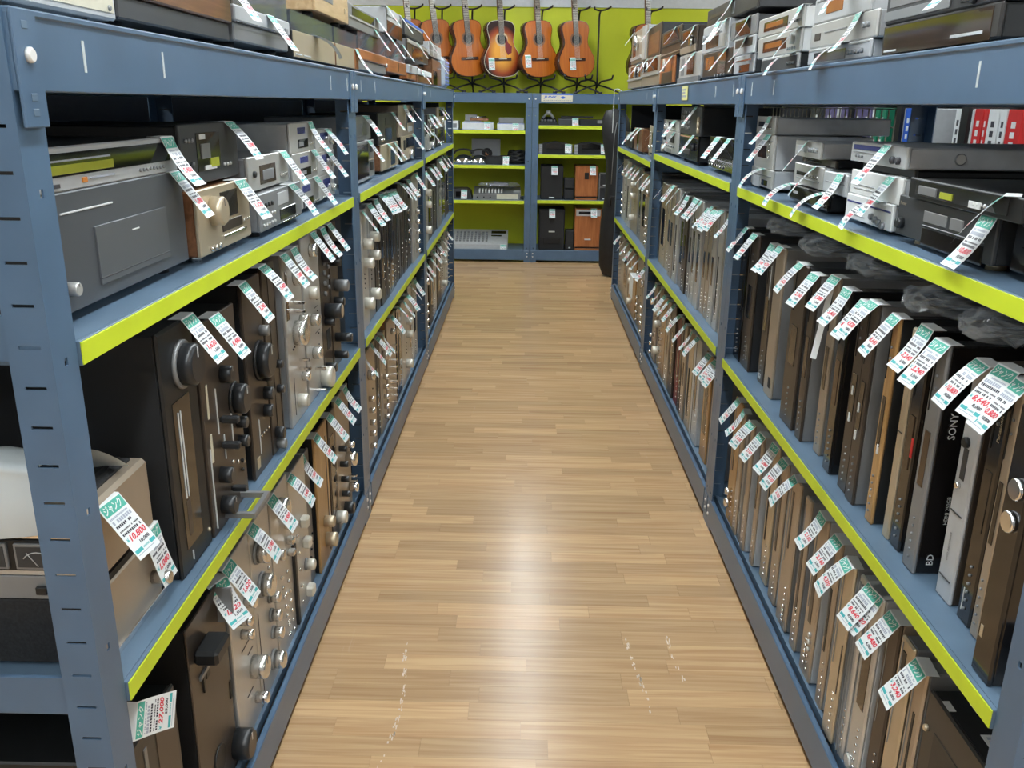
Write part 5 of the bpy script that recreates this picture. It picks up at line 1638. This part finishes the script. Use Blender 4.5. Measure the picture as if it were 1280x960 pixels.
for k, (x, s) in enumerate(((-.60, .11), (-.45, .10))):
    t = thing('chrome_dish', 'chrome oval headset ' + ('at the left' if k == 0 else 'at the right') + ' on the middle shelf of far rack', 'headset', (x, 8.52, ZC), 0)
    mb = MB()
    rg = []
    for i in range(8):
        a = i / 7 * math.pi / 2
        rg.append([(s * math.cos(a) * math.cos(2 * math.pi * j / 20), .09 * math.cos(a) * math.sin(2 * math.pi * j / 20), .002 + .085 * math.sin(a)) for j in range(20)])
    mb.rings(rg, 'chrome', True)
    mb.build('shell', t)
    mb = MB()
    mb.tube([(s * math.cos(a) * .8, -.0, .09 + .04 * math.sin(a)) for a in [math.pi * i / 10 for i in range(11)]], .009, 'blk', 8)
    mb.build('band', t)
t = thing('disc_case', 'square clear case with dark disc leaning at the shelf back', 'case', (-.395, 8.62, ZC), 0)
mb = MB()
mb.box(-.135, .135, 0, .02, 0, .222, 'grey', .002)
mb.build('case', t)
mb = MB()
mb.cyl_y(.01, .09, .05, -.001, -.004, 'dark', 28)
mb.cyl_y(.01, .09, .018, -.004, -.006, 'carton', 20)
mb.build('disc', t)
end(-.385, -.19, ZC, .972, 'control_box', 'black flat control box in front of the clear case', 'controller', 'blk', 'blkmatte', [], [(.95, None, 2, 0)], c=.008)
t = thing('cable_heap', 'heap of black headphones and cable on far rack middle shelf', 'headphones', (-.10, 8.60, ZC), 0)
mb = MB()
rb = random.Random(9)
pts = []
for i in range(90):
    a = i * .42
    pts.append((.11 * math.cos(a) * (1 - i / 240), .07 * math.sin(a), .012 + .0012 * i + .008 * math.sin(i * 1.9)))
mb.tube(pts, .012, 'blk', 7)
mb.build('coil', t)
mb = MB()
mb.cyl_z(.0, 0, .08, .02, .0, .12, 'blkmatte', 20)
mb.build('ear_cup', t)
t = thing('game_controller', 'dark grey box controller at far rack left on third shelf', 'controller', (-.61, 8.44, ZD), 0)
mb = MB()
mb.prism_y([(-.09, 0), (.09, 0), (.075, .075), (.04, .095), (-.09, .095)], 0, .2, 'char')
mb.build('body', t)
mb = MB()
mb.box(-.06, .04, -.004, .001, .02, .07, 'blkgloss', .002)
mb.build('panel', t)
add_tag(t, .02, .085, None, 2, 0, y=-.006)
# mixer with faders and bagged cable on top
t = thing('mixer', 'grey audio mixer with white faders on third shelf of far rack', 'mixer', (-.285, 8.42, ZD), 0)
mb = MB()
mb.v += [(-.22, 0, 0), (.22, 0, 0), (.22, .24, 0), (-.22, .24, 0), (-.22, 0, .045), (.22, 0, .045), (.22, .24, .10), (-.22, .24, .10)]
for q in ((0, 3, 2, 1), (4, 5, 6, 7), (0, 1, 5, 4), (1, 2, 6, 5), (2, 3, 7, 6), (3, 0, 4, 7)):
    mb.face(list(q), 'gunmetal')
mb.build('body', t)
mb = MB()
for i in range(8):
    mb.box(-.17 + i * .03, -.158 + i * .03, .05, .15, .058, .09, 'white')
mb.build('fader', t)
mb = MB()
mb.box(.0, .2, -.004, .02, .006, .05, 'cream', .002)
mb.build('label_strip', t)
mb = MB()
for x in (-.18, -.12, -.06):
    mb.cyl_y(x, .022, .007, 0, -.004, 'blk', 12)
mb.build('jack', t)
t = thing('bagged_cable', 'crumpled clear bag of white leads lying on the grey mixer', 'bag', (-.27, 8.55, ZD + .10), 0)
mb = MB()
rg = []
for i in range(8):
    a = i / 7 * math.pi
    rad = max(.03, math.sin(a))
    rg.append([(-math.cos(a) * .19 + rb.uniform(-.01, .01), rad * .07 * math.cos(2 * math.pi * j / 14) + rb.uniform(-.008, .008), max(.0, .03 + rad * .03 * math.sin(2 * math.pi * j / 14) + rb.uniform(-.008, .008))) for j in range(14)])
mb.rings(rg, 'clearfilm', False)
mb.build('bag', t)
mb = MB()
mb.tube([(.09 * math.cos(i * .6), .04 * math.sin(i * .6), .018 + .0006 * i) for i in range(36)], .004, 'silverp', 6)
mb.build('lead', t)
t = thing('adapter', 'grey power adapter between mixer and rack post', 'adapter', (-.10, 8.5, ZD), 0)
mb = MB()
mb.box(-.03, .04, 0, .09, 0, .075, 'silverp', .006)
mb.build('body', t)
mb = MB()
mb.tube([(.02, .0, .03), (.05, -.02, .01), (.06, .03, .006)], .004, 'blk', 6)
mb.build('lead', t)
# keyboard-like drum pad on the bottom shelf
t = thing('pad_controller', 'grey slanted console with rows of keys on far rack floor shelf', 'console', (-.46, 8.42, .113), 0)
mb = MB()
W2 = .28
mb.v += [(-W2, 0, 0), (W2, 0, 0), (W2, .28, 0), (-W2, .28, 0), (-W2, 0, .045), (W2, 0, .045), (W2, .28, .15), (-W2, .28, .15)]
for q in ((0, 3, 2, 1), (4, 5, 6, 7), (0, 1, 5, 4), (1, 2, 6, 5), (2, 3, 7, 6), (3, 0, 4, 7)):
    mb.face(list(q), 'silverp')
mb.build('body', t)
mb = MB()
sl = (.15 - .045) / .28
for i in range(9):
    for j in range(5):
        x0, y0 = -.22 + i * .036, .05 + j * .038
        z0 = .045 + sl * y0
        mb.box(x0, x0 + .02, y0, y0 + .026, z0 - .004, z0 + .016, 'grey', .002)
mb.build('keys', t)
mb = MB()
for y0, y1, x0, x1 in ((.20, .25, .12, .26), (.15, .175, .12, .22)):
    mb.v += [(x0, y0, .047 + sl * y0), (x1, y0, .047 + sl * y0), (x1, y1, .047 + sl * y1), (x0, y1, .047 + sl * y1)]
    n = len(mb.v)
    mb.face([n - 4, n - 3, n - 2, n - 1], 'glassdark')
mb.build('screen', t)
add_tag(t, .24, .045, None, 0, 0)
# right half
ZE, ZF, ZG = 1.256, .999, .587
t = thing('telephone_dock', 'black phone dock with pale handset on far rack top right shelf', 'telephone', (.185, 8.46, ZE), 0)
mb = MB()
mb.v += [(-.085, 0, 0), (.085, 0, 0), (.085, .16, 0), (-.085, .16, 0), (-.08, .0, .03), (.08, .0, .03), (.06, .15, .07), (-.06, .15, .07)]
for q in ((0, 3, 2, 1), (4, 5, 6, 7), (0, 1, 5, 4), (1, 2, 6, 5), (2, 3, 7, 6), (3, 0, 4, 7)):
    mb.face(list(q), 'blk')
mb.build('base', t)
mb = MB()
mb.tube([(-.05, .06, .06), (-.02, .07, .10), (.02, .07, .10), (.05, .06, .06)], .012, 'silverp', 8)
mb.box(-.02, .02, .06, .09, .09, .13, 'white', .006)
mb.build('handset', t)
mb = MB()
for i in range(5):
    for j in range(2):
        mb.box(-.065 + i * .028, -.047 + i * .028, .01 + j * .03, .028 + j * .03, .034 + j * .008, .042 + j * .008, 'grey', .001)
mb.build('keys', t)
end(.275, .44, ZE, 1.318, 'control_box', 'dull charcoal box beside the phone dock', 'controller', 'char', 'char', [('S', .05, .8, .95, .84, 'grey')], [(.98, None, 2, 0)], c=.004)
end(.47, .74, ZE, 1.31, 'video_camera', 'black long device at the right of top shelf, far rack', 'camera', 'blk', 'blkmatte', [('W', .6, .4, .9, .9, 'gunmetal')], c=.015)
end(.30, .60, 1.3185, 1.338, 'cable_remote', 'thin black remote lying across the charcoal box', 'remote', 'blk', 'blk', [], D=.05, xf=8.52)
for k, x in enumerate((.255, .585)):
    t = thing('speaker_dock', ('left' if k == 0 else 'right') + ' one of two black docks with silver side speakers', 'speaker', (x, 8.44, ZF), 0, 'docks on the far rack')
    mb = MB()
    mb.prism_y([(-.155, 0), (.155, 0), (.155, .08), (.09, .10), (.0, .112), (-.09, .10), (-.155, .08)], .012, .16, 'blk')
    mb.build('body', t)
    mb = MB()
    mb.prism_y([(-.085, .05), (.085, .05), (.085, .085), (.0, .102), (-.085, .085)], .0, .013, 'blkgloss')
    mb.box(-.085, .085, .004, .014, .003, .035, 'dark')
    mb.build('centre_panel', t)
    for sx in (-1, 1):
        mb = MB()
        mb.box(sx * .155 - .035 * (sx > 0), sx * .155 + .035 * (sx < 0), -.004, .014, .004, .088, 'silverp', .004)
        for i in range(6):
            mb.box(sx * .1375 - .015, sx * .1375 + .015, -.0048, -.003, .012 + i * .012, .018 + i * .012, 'grey')
        mb.build('side_speaker', t)
    add_tag(t, .115, .09, None, 2, 0, y=-.006)


def speaker(name, label, xa, xb, za, h, key, D, port=None, grille=None, badge=True, tagu=.6, plinth=None):
    W = xb - xa
    t = thing(name, label, 'speaker', ((xa + xb) / 2, 8.42, za), 0)
    z0 = 0
    if plinth:
        mb = MB()
        mb.box(-W / 2 + .002, W / 2 - .002, .004, D, 0, plinth, 'woodcherryh', .002)
        mb.box(-W / 2 + .01, W / 2 - .01, .01, D, plinth, plinth + .012, 'dark')
        mb.build('plinth', t)
        z0 = plinth + .012
    mb = MB()
    mb.box(-W / 2, W / 2, 0, D, z0, h, key, .006)
    mb.build('cabinet', t)
    if grille:
        mb = MB()
        mb.box(-W / 2 + .01, W / 2 - .01, -.006, .001, z0 + h * grille[0], h * grille[1], 'grille', .004)
        mb.build('grille', t)
    if port:
        mb = MB()
        mb.box(-W * .32, W * .32, -.008, .001, port[0], port[1], 'dark', .01)
        mb.build('port', t)
    if badge:
        mb = MB()
        mb.box(-W * .12, W * .12, -.0075, .0005, badge, badge + .012, 'lettering', .001)
        mb.build('badge', t)
    add_tag(t, (tagu - .5) * W, h, None, 2, 0)
    return t


speaker('subwoofer', 'tall black subwoofer on far rack middle right shelf', .125, .335, ZG, .305, 'blkmatte', .30, None, None, .012, .6)
speaker('wooden_speaker', 'cherry wood speaker on a plinth, far rack middle right shelf', .447, .657, ZG, .308, 'woodcherry', .30, None, None, False, .75, .018)
o = bpy.data.objects['wooden_speaker']
mb = MB()
mb.box(-.02, .02, -.004, .001, .19, .25, 'blk', .003)
mb.build('switch_plate', o)
for k, (z0, z1) in enumerate(((ZG, ZG + .098), (ZG + .0985, ZG + .197))):
    speaker('satellite_speaker', ('lower' if k == 0 else 'upper') + ' black satellite speaker between subwoofer and wooden speaker', .342, .44, z0, z1 - z0, 'blk', .12, None, (.08, .94), False, 5.0).children
    for ch in list(bpy.data.objects['satellite_speaker' + ('' if k == 0 else '.001')].children):
        if ch.name.startswith('price_tag'):
            bpy.data.objects.remove(ch, do_unlink=True)
for k, (z0, z1) in enumerate(((ZG, ZG + .122), (ZG + .1225, ZG + .245))):
    o = speaker('grey_speaker', ('lower' if k == 0 else 'upper') + ' small grey speaker at the right of wooden speaker', .668, .765, z0, z1 - z0, 'gunmetal', .14, None, (.05, .95), .008, 5.0)
    for ch in list(o.children):
        if ch.name.startswith('price_tag'):
            bpy.data.objects.remove(ch, do_unlink=True)
o = speaker('subwoofer', 'black subwoofer with wide slot port on far rack floor shelf', .118, .36, .113, .385, 'blkmatte', .30, (.06, .115), (.30, .94), .17, .5)
speaker('wooden_speaker', 'cherry wood subwoofer with silver head strip on far rack floor shelf', .455, .705, .113, .395, 'woodcherry', .30, None, None, .10, .7, .02)
o = bpy.data.objects['wooden_speaker.001']
mb = MB()
mb.box(-.115, .115, -.005, .001, .325, .385, 'silverp', .003)
mb.box(-.09, .05, -.006, -.004, .343, .367, 'glassdark')
mb.build('head_strip', o)
o = speaker('satellite_speaker', 'short black satellite speaker behind the slot port subwoofer', .37, .452, .113, .19, 'blk', .12, None, (.05, .95), .02, .5)
for ch in list(o.children):
    if ch.name.startswith('price_tag'):
        bpy.data.objects.remove(ch, do_unlink=True)

# ------------------------------------------------------------------ guitars on stands along the back wall
HW = [(0, .0), (.004, .06), (.015, .105), (.04, .145), (.08, .174), (.13, .185), (.18, .176), (.23, .150), (.27, .126), (.30, .119), (.33, .121), (.37, .131), (.41, .139), (.445, .134), (.47, .112), (.483, .075), (.488, .03)]


def outline(sc=1.0, ins=0.0):
    pts = []
    for z, hw in HW:
        pts.append((max(.001, hw * sc - ins), z * sc + (ins if z < .1 else 0) - (ins if z > .44 else 0)))
    return [(x, z) for x, z in pts] + [(-x, z) for x, z in pts[::-1]]


def guitar(label, x, lean, top, sunburst=False, sc=1.0, z0=1.672, ytop=8.52, roundlab=True, tagpos=None):
    root = thing('acoustic_guitar', label, 'guitar', (x, ytop, z0), 0, 'guitars on stands')
    root.rotation_euler = (R(-4), R(lean), R(26))
    mb = MB()
    mb.prism_y(outline(sc), .002, .095, 'rosewood', 'rosewood', True)
    mb.build('body', root)
    mb = MB()
    mb.prism_y(outline(sc, .003), 0, .003, top, top)
    tp = mb.build('soundboard', root)
    mb = MB()
    o1, o2 = outline(sc, .0005), outline(sc, .004)
    n = len(o1)
    base = 0
    mb.v += [(a, -.0006, c) for a, c in o1] + [(a, -.0006, c) for a, c in o2]
    for i in range(n):
        j = (i + 1) % n
        mb.face([i, j, n + j, n + i], 'rosewood' if not sunburst else 'cream')
    mb.build('binding', root)
    zs = .325 * sc
    mb = MB()
    ring = []
    for r_, key in ((.062, None), (.046, 'neckwood'), (.043, 'woodoak' if sunburst else 'neckwood')):
        ring.append([(r_ * math.cos(2 * math.pi * j / 32), -.001, zs + r_ * math.sin(2 * math.pi * j / 32)) for j in range(32)])
    mb.rings(ring[:2], 'woodoak' if sunburst else 'woodbrown', False, False, False)
    mb.build('rosette', root)
    mb = MB()
    mb.cyl_y(0, zs, .045, .0015, -.0014, 'dark', 32)
    mb.build('soundhole', root)
    mb = MB()
    mb.box(-.085, .085, -.009, 0, .142 * sc, .168 * sc, 'rosewood', .003)
    mb.box(-.04, .04, -.012, -.009, .155 * sc, .159 * sc, 'cream')
    mb.build('bridge', root)
    nk = .488 * sc
    mb = MB()
    mb.box(-.026, .026, -.006, .0, zs + .042, nk + .36, 'neckwood', .001)
    mb.box(-.025, .025, .0, .022, nk - .004, nk + .36, 'woodbrown', .006)
    neck = mb.build('neck', root)
    mb = MB()
    for i in range(19):
        z = nk + .355 - .355 * (1 - 2 ** (-(i + 1) / 12)) * 1.55
        if z > zs + .05:
            mb.box(-.026, .026, -.0072, -.0058, z - .001, z + .001, 'fretwire')
    mb.build('frets', neck)
    mb = MB()
    mb.v = []
    mb.prism_y([(-.03, nk + .36), (.03, nk + .36), (.037, nk + .40), (.035, nk + .53), (.01, nk + .545), (-.01, nk + .545), (-.035, nk + .53), (-.037, nk + .40)], .004, .02, 'rosewood')
    mb.build('headstock', root)
    mb = MB()
    for i in range(6):
        xx = -.022 + i * .0088
        mb.box(xx - .0006, xx + .0006, -.0105, -.0095, .158 * sc, nk + .36, 'strings')
    mb.build('strings', root)
    if sunburst:
        mb = MB()
        pg = [(.045, zs + .02), (.062, zs - .03), (.098, zs - .06), (.092, zs - .115), (.055, zs - .135), (.03, zs - .09), (.03, zs - .05)]
        mb.prism_y([(a, c) for a, c in pg[::-1]], -.0018, -.0002, 'maroon')
        mb.build('pickguard', root)
    if tagpos:
        mb = MB()
        o = obj('price_tag', tag_mesh(rt.randrange(12), 2), root, (tagpos[0], -.012, tagpos[1]))
        o.rotation_euler = (R(36), 0, 0)
        o.scale = (1.05, 1.05, 1.05)
    return root


GZ = 1.672
guitar('orange guitar second from the left, partly hidden by left rack units', -.80, -6, 'spruce', z0=GZ)
guitar('leftmost guitar, almost wholly hidden behind the left rack units', -1.05, -4, 'spruce', z0=GZ)
guitar('orange classical guitar with bare front, left of the sunburst one', -.525, -4, 'spruce', z0=GZ, tagpos=None)
guitar('sunburst steel string guitar with dark pickguard', -.232, -2, 'sunburst', True, 1.0, GZ - .004, tagpos=(-.115, .16))
guitar('reddish classical guitar with tag at its left, right of sunburst one', .11, -3, 'spruce', z0=GZ, tagpos=(-.125, .185))
guitar('bright orange classical guitar, rightmost in the open row', .445, -3, 'spruce', z0=GZ, tagpos=(-.05, .165))
guitar('guitar showing only its dark neck above right rack stereos', 1.09, -2, 'spruce', z0=GZ - .02)


def stand(x, label):
    root = thing('guitar_stand', label, 'stand', (x, 8.56, 1.532), 0, 'guitar stands')
    mb = MB()
    mb.tube([(0, .08, .055), (0, .082, .16), (0, .09, .4), (0, .10, .66), (.002, .09, .695), (.006, .06, .712), (.01, .02, .715)], .0085, 'tube', 8)
    mb.build('pole', root)
    mb = MB()
    mb.tube([(-.055, -.04, .735), (-.05, -.02, .72), (-.02, .0, .712), (.02, .02, .715), (.05, .0, .72), (.085, -.02, .735), (.092, -.035, .745)], .008, 'tube', 8)
    mb.build('neck_hook', root)
    mb = MB()
    mb.tube([(0, .08, .07), (-.03, -.03, .11), (-.10, -.07, .125), (-.12, -.10, .13), (-.125, -.14, .16)], .008, 'tube', 8)
    mb.tube([(0, .08, .07), (.03, -.03, .11), (.10, -.07, .125), (.12, -.10, .13), (.125, -.14, .16)], .008, 'tube', 8)
    mb.build('cradle', root)
    for dx, dy in ((-.20, -.09), (.20, -.09), (.0, .24)):
        mb = MB()
        mb.tube([(0, .08, .085), (dx * .5, .08 + (dy - .08) * .5, .055), (dx, dy, .012)], .008, 'tube', 8)
        mb.tube([(dx * .95, dy, .010), (dx * 1.12, dy - .002, .009)], .010, 'tube', 8)
        mb.build('leg', root)
    return root


for x, wd in ((-.80, 'holding the second guitar from left'), (-1.05, 'holding the leftmost almost hidden guitar'), (-.525, 'holding the bare fronted classical guitar'), (-.232, 'holding the sunburst guitar'),
              (.11, 'holding the reddish classical guitar'), (.445, 'holding the bright orange guitar'), (.63, 'standing empty before the yellow wall'), (1.09, 'holding the guitar behind right rack stereos')):
    stand(x, f'black tubular guitar stand {wd}')

# soft black guitar bag leaning at the far right
t = thing('gig_bag', 'tall soft black guitar bag standing before the far rack', 'bag', (.765, 7.70, 0), 0)
mb = MB()
prof = [(0.0, .03, .02), (.02, .09, .05), (.10, .125, .07), (.28, .135, .075), (.48, .125, .075), (.66, .105, .07), (.82, .095, .065), (.98, .10, .06), (1.12, .115, .06), (1.24, .12, .06), (1.33, .11, .055), (1.39, .08, .045), (1.41, .02, .02)]
rb = random.Random(4)
rg = []
for z, a, c in prof:
    ox = .0 if z < 1.0 else -.04 * (z - 1.0) / .4
    rg.append([(ox + a * math.cos(2 * math.pi * j / 24) + rb.uniform(-.003, .003), c * math.sin(2 * math.pi * j / 24) + .02 * z + rb.uniform(-.003, .003), z) for j in range(24)])
mb.rings(rg, 'bagcloth', True)
mb.build('shell', t)
mb = MB()
mb.tube([(-.06, -.075, .62), (-.05, -.095, .70), (.03, -.095, .70), (.05, -.075, .62)], .008, 'blkmatte', 6)
mb.build('handle', t)
mb = MB()
mb.tube([(-.03, -.058, 1.3), (-.045, -.055, 1.2), (-.05, -.05, 1.0), (-.055, -.055, .8)], .003, 'gunmetal', 6)
mb.build('zip', t)

# ------------------------------------------------------------------ media shelf behind the right racks
t = thing('media_shelf', 'dark shelf unit of books seen behind the right rack', 'shelf', (1.72, 2.4, 0), SIDE['R'])
mb = MB()
mb.box(-5.2, 0, 0, .34, 1.18, 1.205, 'char')
mb.box(-5.2, 0, .32, .34, 0, 1.7, 'backing_dark')
mb.build('board', t)
for x in (-.02, -1.3, -1.95, -2.6, -3.9, -5.2):
    mb = MB()
    mb.box(x, x + .06, 0, .32, 0, 1.7, 'blk')
    mb.build('upright', t)
rb = random.Random(8)
books = [(3.27, 'red', .10), (3.375, 'white', .05), (3.43, 'white', .08), (3.515, 'red', .03), (3.55, 'red', .07), (3.625, 'white', .06), (3.74 - .05, 'blue', .03), (3.725, 'white', .055),
         (4.02, 'silverp', .05), (4.08, 'char', .06), (4.20, 'blue', .08), (4.285, 'silverp', .05), (4.52 - .01, 'green', .075), (4.60, 'green', .05), (4.66, 'white', .03), (4.70, 'purple', .12),
         (4.83, 'purple', .14), (5.0, 'purple', .16), (5.18, 'white', .05), (5.25, 'purple', .2), (5.5, 'char', .2)]
cn = {}
for y0, key, w_ in books:
    cw = {'silverp': 'grey', 'char': 'charcoal'}.get(key, key)
    cn[cw] = cn.get(cw, 0) + 1
    t = thing('book', f'{cw} spined case on the shelf behind right rack, {ORD[cn[cw] - 1]} {cw} from near', 'book', (1.735, y0 + w_ / 2, 1.2055), SIDE['R'], 'cases behind the right rack')
    mb = MB()
    mb.box(-w_ / 2 + .001, w_ / 2 - .001, 0, .18, 0, .235, key, .002)
    mb.build('cover', t)
    mb = MB()
    for i in range(5):
        z = .03 + i * .035
        mb.box(-w_ * .15, w_ * .15, -.001, .0005, z, z + .022, 'white' if key not in ('white', 'silverp') else 'letterdark')
    mb.build('spine_print', t)

# scuff marks in the wax
rb = random.Random(31)
for k, (x0, y0, y1, words) in enumerate([(-.305, 1.62, 2.12, 'long pale scuff streak on the floor near the left rack'), (.315, 1.85, 2.2, 'pale scuff streak on the floor near the right rack'), (.43, 1.98, 2.18, 'short pale scuff on the floor beside the right rack')]):
    mb = MB()
    yy = y0
    while yy < y1:
        d = rb.uniform(.004, .016)
        x = x0 + .012 * math.sin(yy * 11) + rb.uniform(-.005, .005)
        wv = rb.uniform(.0005, .0022)
        mb.box(x - wv, x + wv, yy, yy + d, 0.0, .0002, 'scuff')
        yy += rb.uniform(.001, .008) if rb.random() < .85 else rb.uniform(.01, .05)
    o = mb.build('scuff_mark', floor)
    o['kind'] = 'stuff'
